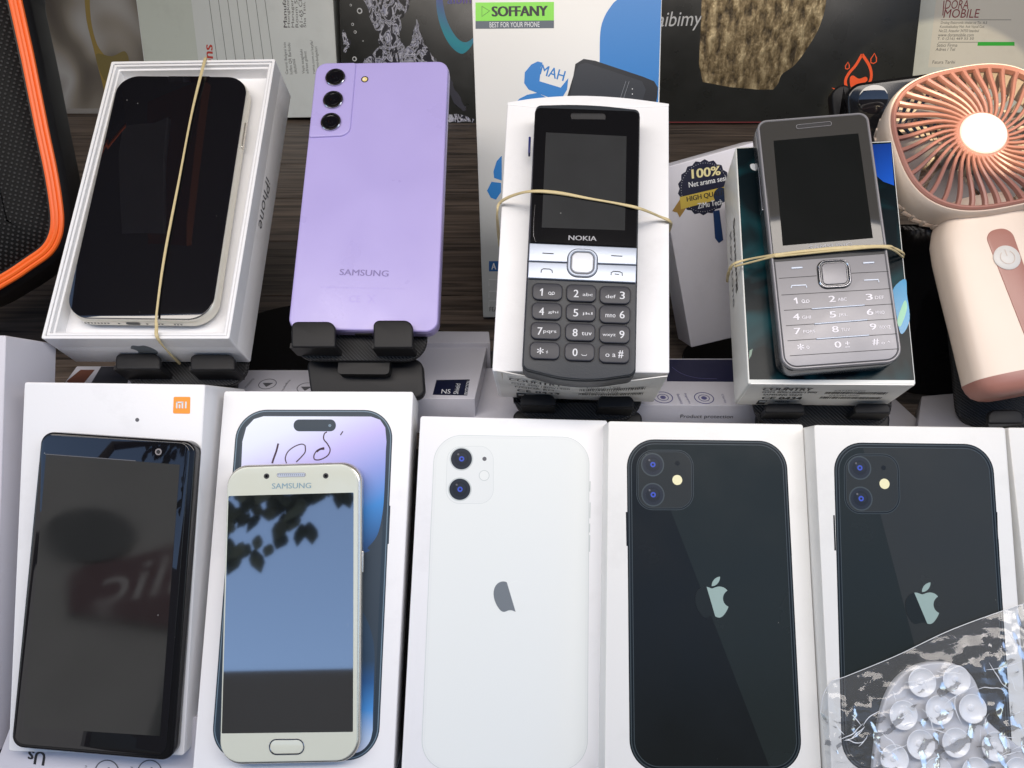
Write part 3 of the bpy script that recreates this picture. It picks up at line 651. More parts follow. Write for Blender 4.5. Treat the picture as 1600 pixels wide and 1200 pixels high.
# --- open white phone box with the white phone in its tray
F_ip = Fr(rodr((-0.37121, -0.03851, -0.00778)), (-186.16, 105.02, -413.06))
IQ = [(174, 96), (430, 92), (358, 529), (64, 529)]
t = thing('open_phone_box', 'open white box base holding a white phone, strapped by a lengthwise rubber band', 'phone box', F_ip)
ibox = t
IL = F_ip.PP(IQ)
def ring_(d): return rpoly(inset(IL, d), max(.3, 1.0 - d * .3), 4)
po = ring_(0)
b = MB(); b.slab(po, -30, -10.5, M_white, 0.4, 3, low=True); b.loop(po, ring_(1.6), -10.6, 0, M_white, 0.25); b.build('box_base', t)
b = MB(); b.loop(ring_(1.9), ring_(3.3), -10.4, -0.5, M_white, 0.25); b.loop(ring_(3.32), ring_(4.6), -10.4, -2.6, M_white, 0.25); b.flat(ring_(1.9), -10.5, M_white, 0.2); b.build('inner_tray', t)
PQ = [(186, 118), (389, 120), (330, 500), (100, 497)]
F_iph = F_ip.sub(PQ, -0.8)
pt_ = thing('smartphone', 'white smartphone with black face resting in the open white box', 'smartphone', F_iph)
b = MB(); q = rpoly(F_iph.PP(PQ), 12.5, 12)
b.slab(inset(q, -0.5), -8.3, -0.25, M_cream, 2.4, 5, low=True); b.build('frame', pt_)
b = MB(); b.slab(inset(q, 0.25), -0.4, 0.12, M_blackglass, 0.25, 3); b.build('front_glass', pt_)
b = MB(); qs = inset(q, 3.6); b.flat(qs, 0.13, M_screen, 0.01)
b = MB(); x0, y0 = F_iph.P(262, 118); x1, _ = F_iph.P(330, 118)
b.flat(rpoly([(x0, y0 - 0.6), (x1, y0 - 0.6), (x1 - 1.5, y0 - 5), (x0 + 1.5, y0 - 5)], 1.2, 5), 0.13, M_lens, 0.03); b.build('notch', pt_)
hy = q[0][1]; FB = F_iph.side((0, min(p[1] for p in q) - 0.55, -4.2), (1, 0, 0), (0, 0, 1))
b = MB()
for u in [139, 144, 149, 154, 159, 164, 169, 174, 190, 233, 246, 251, 256, 275, 280, 285]:
    x, y = FB.P(u, 509); b.flat(circ(x, 0, 0.55, 10), -0.02, M_ink, 0.08)
xa = FB.P(201, 509)[0]; xb = FB.P(222, 509)[0]; b.flat(rect((xa + xb) / 2, 0, xb - xa, 2.4, 1.1), -0.02, M_ink, 0.08)
bo = b.build('bottom_ports', pt_); bo.matrix_parent_inverse = Matrix.Identity(4)
def reparent_side(o, fr, fs):        # a piece built in a side frame, placed in the thing's own coordinates
    T = fr.R.transposed(); R = T @ fs.R; off = T @ (fs.o - fr.o)
    o.matrix_basis = Matrix.Translation(off * S) @ R.to_4x4()
reparent_side(bo, F_iph, FB)
ka = Vector(F_iph.P(*PQ[1])); kb = Vector(F_iph.P(*PQ[2])); kd = (kb - ka).normalized(); ks = ka + Vector((0.45, 0))
FRS = F_iph.side((ks.x, ks.y, -4), (kd.x, kd.y, 0), (0, 0, -1))
b = MB(); a0 = FRS.P(388, 200)[0]; a1 = FRS.P(382, 240)[0]; b.slab(rect((a0 + a1) / 2, 0, abs(a1 - a0), 2.6, 1.2), 0, 0.7, M_goldm, 0.3)
o = b.build('side_key', pt_); reparent_side(o, F_iph, FRS)

def side_text(parent, fr, fs, items, name):
    b = MB()
    for s_, p0, p1, h, m, bold in items: b.text(s_, p0, p1, h, 0.02, m, bold)
    o = b.build(name, parent); reparent_side(o, fr, fs); return o
xr = (F_ip.P(430, 92)[0] + F_ip.P(358, 529)[0]) / 2
q_ = F_ip.PP(IQ); ang = math.atan2(q_[2][1] - q_[1][1], q_[2][0] - q_[1][0])
d = Vector((q_[2][0] - q_[1][0], q_[2][1] - q_[1][1], 0)).normalized()
FS = F_ip.side((q_[1][0] + 0.06, q_[1][1], 0), (d.x, d.y, 0), (0, 0, -1))
p0 = FS.P(419, 281); p1 = FS.P(407, 358)
ym = (p0[1] + p1[1]) / 2
side_text(ibox, F_ip, FS, [('iPhone', (p0[0], ym), (p1[0], ym), 7.2, M_greyink, 0.0)], 'side_lettering')
FBt = F_ip.side((0, q_[3][1] - 0.06, 0), (1, 0, 0), (0, 0, 1))
b = MB()
xc, yc = FBt.P(228, 549)
for sb in FRUIT:
    b.flat([(xc - x * 15, yc - y * 15) for x, y in sb], 0.02, M_markg)
o = b.build('side_logo', ibox); reparent_side(o, F_ip, FBt)
# rubber band round the open box
def band(label, fr, path, r=0.65, closed=False, group='tan rubber bands'):
    """path: (u, v, z) picture points at height z over the face"""
    t = thing('rubber_band', label, 'rubber band', fr, group)
    pts = [(*fr.P(u, v, z), z) for u, v, z in path]; pts = smooth(pts, 8)
    rr = [r * (1 + .28 * math.sin(k * .21 + len(path)) * math.sin(k * .083)) for k in range(len(pts))]
    b = MB(); b.tube(pts, rr, M_band, 8, flatr=0.6); b.build('band', t); return t
band('thin rubber band running lengthwise over the white phone in its open box', F_ip,
     [(322, 92, -29), (321, 95, -10), (319.5, 96, 0.9), (300, 175, 0.9), (279, 285, 0.9), (257, 400, 0.9), (245, 487, 0.9), (244.5, 510, 0.9), (246, 528, 0.8), (262, 549, -12), (281, 568, -29)], 0.75)
stand('phone stand under the open white phone box', F_ip, [(180, 520), (392, 520), (384, 602), (192, 602)], -31,
      [(180, 552, 250, 577), (297, 553, 367, 578)], -17, disc=(470, 556, 62), neck=[(200, 560), (370, 560), (366, 620), (206, 620)])

# --- lavender phone
F_p = Fr(rodr((-0.27517, -0.03967, -0.01354)), (-72.42, 101.23, -399.01))
PQ = [(493, 98), (702, 94), (684.5, 520), (448, 515)]
t = thing('smartphone', 'lavender smartphone showing its back with three stacked lenses', 'smartphone', F_p)
q = rpoly(F_p.PP(PQ), 6.5, 12)
b = MB(); b.slab(inset(q, 0.1), -7.9, -0.9, M_purple_frame, 1.6, 4, low=True); b.build('frame', t)
b = MB(); b.slab(inset(q, 0.45), -1.2, 0, M_purple, 0.9, 5); b.build('back_cover', t)
cq = [F_p.P(*p) for p in [(497, 101), (556, 98.5)]] + [F_p.P(u, v) for u, v in [(553, 150), (549, 192), (546, 203), (539, 209), (528, 212), (487, 216.5)]]
tl = F_p.P(493, 98); 
isl = rpoly([F_p.P(u, v) for u, v in [(495, 100), (557, 99), (547, 213), (482.5, 216)]], [6.0, 1.6, 5.5, 1.6], 8)
b = MB(); b.slab(isl, -0.2, 0.9, M_purple, 0.8, 5); b.build('camera_housing', t)
for u, v in ((524, 121), (520.5, 156), (517, 190.5)):
    b = MB(); x, y = F_p.P(u, v, 1.4)
    b.lathe([(5.4, 0.9), (5.4, 1.9), (5.1, 2.15), (4.6, 2.15), (4.55, 1.8)], x, y, M_chrome, 40)
    b.lathe([(4.6, 1.75), (4.55, 1.95), (3.6, 1.95), (3.5, 1.9)], x, y, M_blackgloss, 40)
    b.lathe([(3.4, 1.85), (3.3, 2.0), (2.2, 2.0), (2.0, 1.97)], x, y, M_lens, 32); b.lathe([(1.5, 1.95), (1.4, 2.1), (0.7, 2.22), (0.1, 2.25)], x, y, M_lens, 24)
    b.build('lens', t)
b = MB(); x, y = F_p.P(570, 124); b.lathe([(2.0, -0.2), (2.0, 0.06), (1.7, 0.12)], x, y, M_chrome, 28); b.flat(circ(x, y, 1.4, 24), 0.1, mat('flash_yellow', (0.75, 0.6, 0.25), 0.3), 0.04)
b.flat(circ(x - .5, y, .5, 12), 0.15, M_lightink, 0.02); b.build('flash', t)
b = MB(); b.text('SAMSUNG', F_p.P(531, 425), F_p.P(607, 427.5), 3.3, 0.0, mat('lavender_mirror_ink', (0.40, 0.34, 0.66), 0.12, metal=0.4), 0.02, lift=0.08); b.build('lettering', t)
M_pfaint = mat('faint_lavender_ink', (0.40, 0.335, 0.68), 0.35)
b = MB(); b.text('SM-G990B/DS  Designed and made in Vietnam  www.samsung.com', F_p.P(501, 449), F_p.P(634, 451), 0.9, 0, M_pfaint, lift=0.04)
b.text('CE', F_p.P(546, 467), F_p.P(563, 467), 3.6, 0, M_pfaint, lift=0.04); b.stroke([F_p.P(575, 460), F_p.P(586, 474)], 0.4, 0.02, M_pfaint, 0.03); b.stroke([F_p.P(586, 460), F_p.P(575, 474)], 0.4, 0.02, M_pfaint, 0.03)
b.build('small_print', t)
b = MB(); FBp = F_p.side((0, F_p.P(560, 518)[1] - 0.05, -4), (1, 0, 0), (0, 0, 1)); xc = FBp.P(566, 519)[0]
b.flat(rect(xc, 0, 9, 2.4, 1.1), 0.0, M_ink, 0.15); o = b.build('charging_port', t); reparent_side(o, F_p, FBp)
stand('phone stand holding the lavender phone', F_p, [(452, 490), (668, 490), (666, 564), (458, 563)], -9,
      [(455, 502, 524, 543), (583, 500, 645, 544)], 4.2, disc=(650, 562, 33), neck=[(478, 560), (660, 560), (664, 622), (486, 622)])

# --- battered white carton with the keypad phone
F_nb = Fr(rodr((-0.25814, -0.04686, -0.04027)), (34.18, 72.28, -364.73))
t = thing('phone_carton', 'white carton with bent flap below, carrying the black and silver keypad phone', 'phone box', F_nb)
nbox = t
NQ = [(793, 160), (1045, 163), (1046, 583), (769, 580)]
b = MB(); p = rpoly(F_nb.PP(NQ), 0.8, 3); b.slab(p, -48, 0, M_white, 0.5, 3, low=True); b.build('carton_body', t)
b = MB()                                                        # bowed top edge of the sleeve
top = smooth([(793, 160), (840, 153), (905, 149.5), (975, 153), (1045, 162)], 6)
tp = [F_nb.P(u, v, 0.2) for u, v in top]; bt = [F_nb.P(u, v, 0.2) for u, v in [(1045, 166), (1000, 168), (900, 168), (840, 168), (793, 164)]]
b.slab(tp + bt, -1.0, 0.15, M_white, 0.1); b.build('top_flap', t)
# lower end flap: sags away from the box in a curve
q_ = F_nb.PP(NQ); yb = (q_[2][1] + q_[3][1]) / 2 - 0.1; xL = q_[3][0] + 2; xR = q_[2][0] - 1
def flap_surface(b, x0, x1, D, y0, bow, m, out=0.0):
    n = 24; rows = []
    for k in range(n + 1):
        s_ = k / n; x = x0 + (x1 - x0) * s_; sag = math.sin(math.pi * s_) ** 1.1 * bow
        rows.append([(x, y0 - 0.2 - sag * 0.55, 0.8 - sag * 0.6 ), (x, y0 - 0.5 - sag * 0.35, -D * 0.5), (x, y0 - 0.5, -D)])
    vs = [p for r_ in rows for p in r_] + [(p[0], p[1] + 0.5, p[2]) for r_ in rows for p in r_]; N = (n + 1) * 3; fs = []
    for k in range(n):
        for j in range(2):
            a = k * 3 + j; fs.append((a, a + 3, a + 4, a + 1)); fs.append((a + N, a + 1 + N, a + 4 + N, a + 3 + N))
        a = k * 3; fs.append((a, a + N, a + 3 + N, a + 3)); a += 2; fs.append((a, a + 3, a + 3 + N, a + N))
    fs.append((0, 1, 1 + N, N)); fs.append((1, 2, 2 + N, 1 + N)); a = n * 3; fs.append((a, a + N, a + 1 + N, a + 1)); fs.append((a + 1, a + 1 + N, a + 2 + N, a + 2))
    b.add(vs, fs, m)
b = MB(); flap_surface(b, xL, xR, 47, yb - 0.6, 6.5, M_white2); b.build('end_flap', t)
for sx, x in ((1, q_[3][0] + 0.6), (-1, q_[2][0] - 0.6)):
    b = MB()
    b.add([(x, yb, 0), (x + sx * 4, yb - 1.2, -1.5), (x + sx * 2.0, yb - 1.0, -46), (x, yb, -47), (x + .3, yb, 0), (x + sx * 4.3, yb - 1.2, -1.5)], [(0, 1, 2, 3)], M_cardin)
    b.build('side_tuck', t)
def regulatory(parent, fr, yy, x0, w, D, name_txt, bow=0.0, nm='end_lettering'):
    FX = fr.side((0, yy, 0), (1, 0, 0), (0, 0, 1)); b = MB(); rs = random.Random(3)
    def T(s_, x, y, ww, h, bold=0.0): b.text(s_, (x0 + w * x, -D * y), (x0 + w * (x + ww), -D * y), h, 0, M_ink, bold, lift=0.1)
    T('COUNTRY', .07, .17, .32, 4.6, .02); T('GSM 900/1800/1900', .08, .32, .36, 2.6, .01); T(name_txt, .10, .45, .26, 2.6, .01)
    T('CE 0434', .11, .62, .27, 4.4, .015); T('RISHE', .22, .80, .10, 2.6, .01)
    b.flat(rect(x0 + w * .13, -D * .86, w * .06, D * .2), 0, M_ink)
    b.flat(rect(x0 + w * .135, -D * .82, w * .045, D * .04), 0.12, M_white2)
    for (y, x_, ww) in ((.34, .50, .40), (.58, .50, .40)):
        x = x_
        T('SAMSUNG' if 'S' == name_txt[0] else 'Nokia 150', x_ + .04, y - .12, .20, 1.8)
        while x < x_ + ww:
            k = rs.uniform(.002, .006); b.flat([(x0 + w * x, -D * (y - .05)), (x0 + w * (x + k), -D * (y - .05)), (x0 + w * (x + k), -D * (y + .05)), (x0 + w * x, -D * (y + .05))], 0, M_ink); x += k + rs.uniform(.004, .010)
    o = b.build(nm, parent)
    T_ = fr.R.transposed(); R = T_ @ FX.R; off = T_ @ (FX.o - fr.o)
    if bow:
        for v in o.data.vertices:       # follow the bend of the flap
            s_ = max(0, min(1, (v.co.x / S - xL) / (xR - xL))); f = 1 + v.co.y / S / 47; sag = math.sin(math.pi * s_) ** 1.1 * bow
            fz = max(0, f - 0) ; k = (0.35 + (0.2 * (fz - .5) * 2)) if fz > .5 else 0.35 * fz * 2
            v.co.z += (sag * k + 0.25) * S
    o.matrix_basis = Matrix.Translation(off * S) @ R.to_4x4(); return o
regulatory(nbox, F_nb, yb - 1.15, xL, xR - xL, 47, 'NOKIA RM-', 6.5)

# the phone on it
NPQ = [(835, 165), (1000, 172), (993, 584), (817, 573)]
F_n = F_nb.sub(NPQ, 14)
t = thing('keypad_phone', 'black keypad phone with silver navigation band and white centre key', 'keypad phone', F_n)
def NP(pts, z=0): return F_n.PP(pts, z)
body = [(836, 168), (842, 164.5), (880, 163.5), (920, 164), (965, 167), (996, 171), (1000, 175), (998, 300), (996, 430), (993, 578), (990, 583), (965, 590), (935, 593.5), (900, 594), (860, 588), (822, 577), (816.5, 571), (820, 500), (826, 380), (832, 260)]
bo = rpoly(NP([(837, 164), (918, 162), (1000, 171), (993, 585), (905, 598), (816, 576)]), [2.6, 12, 2.6, 3, 12, 3], 8)
b = MB(); b.slab(inset(bo, -0.35), -13.5, -1.2, M_graphite, 1.6, 4, low=True); b.slab(inset(bo, 0.1), -1.4, 0, M_graphite, 0.5, 3); b.build('body', t)
b = MB(); b.slab(rpoly(NP([(836, 169), (999, 175), (994.5, 388), (828, 380)]), [3, 3, .3, .3], 6), -0.1, 0.8, M_blackgloss, 0.5, 4)
b.build('display_panel', t)
b = MB(); b.flat(NP([(853, 207), (979, 213), (976.5, 360), (846.5, 355.5)], .8), 0.81, M_lcd, 0.05); b.build('screen', t)
es = rpoly(NP([(892, 178), (945, 178.5), (946, 186.5), (893, 186)], .8), 1.1, 5)
b = MB(); b.loop(inset(es, -0.25), es, 0.78, 1.05, M_chrome); b.flat(es, 0.79, M_ink, 0.03); b.build('earpiece', t)
M_lg = mat('light_grey_ink', (0.32, 0.32, 0.34), 0.4)
b = MB(); b.text('NOKIA', F_n.P(888.5, 371.5, .8), F_n.P(932, 373, .8), 2.3, 0.8, M_lg, 0.02); b.build('lettering', t)
b = MB()
b.slab(rpoly(NP([(827.5, 382), (994.5, 389.5), (993.8, 415.5), (826, 409.5)]), .3, 2), -0.2, 1.5, M_silver, 0.35, 3)
b.slab(rpoly(NP([(826, 411), (993.8, 417), (993, 443.5), (824.8, 436)]), .3, 2), -0.2, 1.5, M_silver, 0.35, 3); b.build('navigation_band', t)
M_wk = mat('white_key', (0.70, 0.72, 0.76), 0.3, metal=0.1)
dq = rpoly(NP([(888, 389), (934, 391), (932, 434), (886, 432)], 1.5), 4.6, 8)
b = MB(); b.slab(inset(dq, -0.35), 0.6, 1.62, M_ink, 0.1); b.loop(dq, inset(dq, 1.3), 1.3, 2.3, M_silver, 0.4); b.slab(inset(dq, 1.3), 1.3, 1.75, M_greyink, 0.1)
b.slab(inset(dq, 1.75), 1.3, 2.5, M_wk, 0.7, 4); b.build('centre_key', t)
b = MB()
b.stroke(NP([(847.5, 395.5), (865, 396.5)], 1.5), 0.42, 1.52, M_ink); b.stroke(NP([(955, 399.5), (972.5, 400.5)], 1.5), 0.42, 1.52, M_ink)
b.stroke(NP([(845.5, 426), (845.8, 422), (849, 420), (859, 420.5), (862.5, 422.5), (863, 426.5)], 1.5), 0.4, 1.52, M_ink)
b.stroke(NP([(954.8, 430), (955, 426), (958.5, 424), (968, 424.5), (972, 426.5), (972.5, 431)], 1.5), 0.4, 1.52, M_ink); b.stroke(NP([(960.5, 428.2), (967.5, 429.2)], 1.5), 0.35, 1.52, M_ink)
b.build('navigation_symbols', t)
KX = {0: (832, 879, 442, 468.5), 1: (885, 932, 444, 471), 2: (937, 985, 446.5, 474.5)}
rows = [0, 30, 60.8, 91.5]; sh = [0, -1, -2.6, -4.2]; shr = [0, -1.3, -2.6, -4]
big = [['1', '2', '3'], ['4', '5', '6'], ['7', '8', '9'], ['*', '0', '#']]; small = [['oo', 'abc', 'def'], ['ghi', 'jkl', 'mno'], ['pqrs', 'tuv', 'wxyz'], ['+', '_', 'o a']]
M_kt = mat('key_white_ink', (0.62, 0.63, 0.66), 0.5)
for r_ in range(4):
    for c in range(3):
        u0, u1, v0, v1 = KX[c]; dv = rows[r_] * (1 + 0.0 * c); s0 = sh[r_] * (1 - c * .35); v0 += dv; v1 += dv + r_ * .3; u0 += s0; u1 += s0 + (0 if c < 2 else .4)
        q = rpoly(NP([(u0, v0), (u1, v0 + 1.6), (u1 - .4, v1 + 1.6), (u0 - .4, v1)], 1), 2.6, 6)
        b = MB(); b.slab(inset(q, -0.45), -0.3, 0.12, M_ink, 0.05); b.slab(q, -0.2, 1.35, M_key, 0.6, 4)
        o = b.build('key', t); vc = (v0 + v1) / 2 + 1; uc = (u0 + u1) / 2
        bw = 9; l = small[r_][c]; lw = 4.6 * len(l) + 2; b = MB()
        if c < 2 or r_ == 3 and c < 2: ub, ul = uc - 12 if c == 0 or len(l) > 2 else uc - 11, uc + 2
        else: ub, ul = uc + 7.5, uc - 15 - (4 if len(l) > 3 else 0)
        if r_ == 3 and c == 2: ub = uc + 6; ul = uc - 14
        if r_ == 2 and c == 0: ub = uc - 13; ul = uc - 4
        g = big[r_][c]; gw = {'1': 4.5, '*': 10, '#': 8}.get(g, 7.5)
        if c == 0 and g in '147': pass
        b.text(g, F_n.P(ub, vc, 1.35), F_n.P(ub + gw, vc + .3, 1.35), 3.5 if g != '*' else 3.0, 1.36, M_kt, 0.01)
        if g == '0': b.stroke(NP([(ul + 1, vc + 3), (ul + 2, vc + 5), (ul + 8, vc + 5.2), (ul + 9, vc + 3.2)], 1.35), 0.25, 1.36, M_kt)
        elif l == 'oo':
            for du in (1.5, 7): b.loop(circ(*F_n.P(ul + du, vc + 2, 1.35), 0.7, 14), circ(*F_n.P(ul + du, vc + 2, 1.35), 0.45, 14), 1.36, 1.45, M_kt)
            b.stroke(NP([(ul + 1.5, vc + 4.3), (ul + 7, vc + 4.4)], 1.35), 0.22, 1.36, M_kt)
        else: b.text(l, F_n.P(ul, vc + 1.6, 1.35), F_n.P(ul + (lw if g != '*' else 3), vc + 2, 1.35), 1.5 if l not in ('def', 'tuv') else 1.6, 1.36, M_kt, 0.005)
        b.build('key_legend', o)
b = MB(); b.slab(rpoly(NP([(826, 215), (829.5, 215), (828.5, 241), (825, 241)], -6), .3, 2), -8, -5, mat('blue_key', (0.02, 0.03, 0.16), 0.3), .3); b.build('side_key', t)
b = MB(); b.stroke(NP([(836, 320), (834, 345), (833.5, 368), (837, 378)], .8), [0.15, .2, .25, .1], 0.82, M_chrome, 0.05)
b.build('scratch', t)
band('rubber band stretched across the black and silver keypad phone', F_nb,
     [(781, 385, -30), (777.5, 350, -8), (777, 330, 0.5), (781, 317, 2.0), (800, 306, 8), (830, 299, 15.6), (870, 301, 15.8), (920, 310, 15.8), (965, 318, 15.8), (1000, 326, 15), (1030, 338, 4), (1046, 345, 1.2), (1048, 352, -8), (1045, 362, -25)], 0.75)
stand('phone stand under the carton of the black and silver keypad phone', F_nb, [(798, 590), (1006, 590), (1000, 657), (806, 654)], -50,
      [(813, 616, 868, 634), (934, 618, 991, 637)], -34, disc=(800, 600, 34), neck=[(800, 640), (1005, 642), (1000, 690), (806, 690)])

# --- glossy dark carton with the metal keypad phone
F_sb = Fr(rodr((-0.26821, -0.11407, -0.02316)), (145.21, 58.73, -360.71))
SQ = [(1149, 230), (1394, 220), (1431, 601), (1169, 600)]
t = thing('phone_carton', 'glossy dark teal carton under the grey metal keypad phone', 'phone box', F_sb); sbox = t
M_sb = mat('white_carton_side', (0.70, 0.71, 0.68), 0.35, bump=0.05)
b = MB(); p = rpoly(F_sb.PP(SQ), 0.8, 3); b.slab(p, -37, 0, M_sb, 0.5, 3, low=True); b.build('carton_body', t)
def tealprint():
    m = mat('teal_print', (0.01, 0.03, 0.035), 0.22, spec=.12, rough_var=0.04, bump=0.02, bump_scale=60); n = m.node_tree.nodes; l = m.node_tree.links; b = n['Principled BSDF']
    tc = n.new('ShaderNodeTexCoord'); t = n.new('ShaderNodeTexNoise'); t.inputs['Scale'].default_value = 26; t.inputs['Detail'].default_value = 2; t.inputs['Distortion'].default_value = 1.5
    l.new(tc.outputs['Object'], t.inputs['Vector']); r = n.new('ShaderNodeValToRGB'); e = r.color_ramp.elements
    e[0].position = 0.45; e[0].color = (0.004, 0.009, 0.012, 1); e[1].position = 0.8; e[1].color = (0.01, 0.10, 0.12, 1)
    l.new(t.outputs['Fac'], r.inputs[0]); l.new(r.outputs[0], b.inputs['Base Color']); return m
M_teal = tealprint()
b = MB(); b.flat(F_sb.PP([(1151, 232), (1392.5, 222), (1428.5, 594), (1171, 593)]), 0.03, M_teal, 0.05); b.build('printed_front', t)
b = MB(); M_blue = grad('blue_light_print', [(0, hx('0A3F9E')), (0.5, hx('1E63D8')), (1, hx('163B8A'))], 1, -10, 60, 0.15)
b.flat([F_sb.P(u, v) for u, v in [(1362, 226), (1392, 224), (1397, 290), (1380, 284), (1366, 272)]], 0.1, M_blue, 0.02); b.build('printed_light_streak', t); b = MB()
M_aqua = mat('aqua_light_print', hx('2E8FC0'), 0.2); M_lime = mat('lime_light_print', hx('7FC4A0'), 0.2)
b.flat([F_sb.P(u, v) for u, v in smooth([(1394, 455), (1414, 436), (1417, 460), (1421, 500), (1408, 522), (1400, 490)], 5, True)], 0.1, M_aqua, 0.02)
b.flat([F_sb.P(u, v) for u, v in smooth([(1402, 500), (1413, 470), (1417, 482), (1407, 510)], 5, True)], 0.14, M_lime, 0.02)
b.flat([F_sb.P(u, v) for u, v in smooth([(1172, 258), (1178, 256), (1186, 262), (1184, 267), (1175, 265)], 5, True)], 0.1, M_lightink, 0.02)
b.flat([F_sb.P(u, v) for u, v in [(1171, 548), (1176, 545), (1174, 555), (1170, 562)]], 0.1, mat('green_light_print', hx('0F5A44'), 0.2), 0.02)
b.build('printed_light_streaks', t)
q_ = F_sb.PP(SQ)
dL = Vector((q_[3][0] - q_[0][0], q_[3][1] - q_[0][1], 0)).normalized()
FSL = F_sb.side((q_[0][0] - 0.06, q_[0][1], 0), (dL.x, dL.y, 0), (0, 0, 1))
p0 = FSL.P(1141, 372); p1 = FSL.P(1146, 485)
b = MB(); b.text('Samsung', (p0[0] - 4, -14), (p0[0] + 34, -14), 7, 0.02, M_ink, 0.03); b.text('Keystone', (p0[0] - 2, -25), (p0[0] + 38, -25), 7, 0.02, M_greyink, 0)
o = b.build('side_lettering', t); reparent_side(o, F_sb, FSL)
b = MB(); flap_surface(b, q_[3][0] + 1, q_[2][0] - 1, 36, (q_[3][1] + q_[2][1]) / 2 - 0.2, 0, M_white2); b.build('end_flap', t)
regulatory(sbox, F_sb, (q_[3][1] + q_[2][1]) / 2 - 0.78, q_[3][0] + 3, 68, 36, 'SAMSUNG S5610')

SPQ = [(1181, 188), (1357, 174), (1412, 566), (1222, 580)]
F_s = F_sb.sub(SPQ, 13)
t = thing('keypad_phone', 'grey metal keypad phone on the glossy dark carton', 'keypad phone', F_s)
def SP(pts, z=0): return F_s.PP(pts, z)
bo = rpoly(SP(SPQ), [5, 5, 7, 7], 10)
b = MB(); b.slab(bo, -12.5, -0.6, M_steeld, 2.6, 5, low=True); b.build('body', t)
b = MB(); b.loop(inset(bo, 0.3), inset(bo, 1.5), -1.5, 0.3, M_steel, 0.4); b.build('rim', t)
b = MB(); ip = inset(bo, 1.5); b.slab(ip, -2, -0.15, M_ink, 0.1); b.build('face_bed', t)
pt0 = clip(ip, F_s.P(1214, 403), F_s.P(1384, 391)) 
b = MB(); b.slab(pt0, -0.6, 0.25, mat('smoke_glass', (0.05, 0.048, 0.045), 0.05, dust=0.4), 0.2); b.build('display_panel', t)
b = MB(); b.flat(SP([(1208.5, 220), (1341, 208.5), (1364, 372), (1223, 384)], .25), 0.27, M_screen, 0.05); b.build('screen', t)
es = rpoly(SP([(1244, 196), (1298, 190.5), (1299, 196), (1245, 201.5)], .25), 0.75, 5)
b = MB(); b.loop(inset(es, -.2), es, .2, .6, M_steel); b.flat(es, .26, M_steeld, .05); b.build('earpiece', t)
b = MB(); b.text('SAMSUNG', F_s.P(1264, 387, .25), F_s.P(1331, 382.5, .25), 2.2, 0.25, M_lg, 0.015); b.build('lettering', t)
pk = clip(ip, F_s.P(1384, 396), F_s.P(1214, 408.5))
b = MB(); b.slab(inset(pk, .25), -0.6, 0.25, M_steel, 0.2); b.build('keypad_plate', t)
b = MB()
L = [((1217, 435), (1276, 431)), ((1330, 427), (1388, 424)), ((1221, 461), (1391, 451)), ((1225, 485), (1395, 475)), ((1228, 509), (1398.5, 498)), ((1230.5, 532.5), (1401.5, 521.5)), ((1234, 556), (1404.5, 545))]
for a, c in L: b.stroke(SP([a, c], .25), 0.3, 0.26, M_ink, 0.04)
b.build('key_gaps', t)
b = MB()
for a, c in [((1268, 483), (1351, 477)), ((1272, 506.5), (1355, 500)), ((1275, 530), (1358, 524))]: b.slab(rpoly(SP([(a[0], a[1] - 1.3), (c[0], c[1] - 1.3), (c[0], c[1] + 1), (a[0], a[1] + 1)], .25), .2, 2), 0.2, 0.7, M_silver, .2)
for a, c in [((1236, 419), (1254, 418)), ((1348, 411), (1366, 410))]: b.slab(rpoly(SP([(a[0], a[1] - 1.5), (c[0], c[1] - 1.5), (c[0], c[1] + 1.5), (a[0], a[1] + 1.5)], .25), .35, 3), .2, .6, M_silver, .15)
b.stroke(SP([(1236, 450), (1237, 446.5), (1259, 445.5), (1260.5, 449.5)], .25), .5, .26, M_silver, .25); b.stroke(SP([(1350, 438), (1372, 437), (1373, 441)], .25), .5, .26, M_silver, .25)
b.build('key_ridges', t)
dq = rpoly(SP([(1276, 408), (1326, 405), (1331, 449), (1280, 452)], .3), 3.8, 8)
b = MB(); b.slab(inset(dq, -.3), 0.1, .34, M_ink, .1); b.loop(dq, inset(dq, 1.0), .2, 1.3, M_chrome, .4); b.loop(inset(dq, 1.0), inset(dq, 1.7), .2, .8, M_steeld, .2); b.slab(inset(dq, 1.75), .2, 1.2, M_steel, .3)
b.build('centre_key', t)
M_sk = mat('silver_key_ink', (0.72, 0.70, 0.75), 0.4); b = MB()
dg = [('1', 'oo', 1243, 470), ('2', 'ABC', 1300, 467), ('3', 'DEF', 1358, 464), ('4', 'GHI', 1244, 495), ('5', 'JKL', 1301, 491.5), ('6', 'MNO', 1359, 487.5), ('7', 'PQRS', 1246, 517.5), ('8', 'TUV', 1305, 514.5), ('9', 'WXYZ', 1364, 510.5), ('*', 'o', 1251, 542), ('0', '+', 1309, 538.5), ('#', 'o ^', 1368, 534.5)]
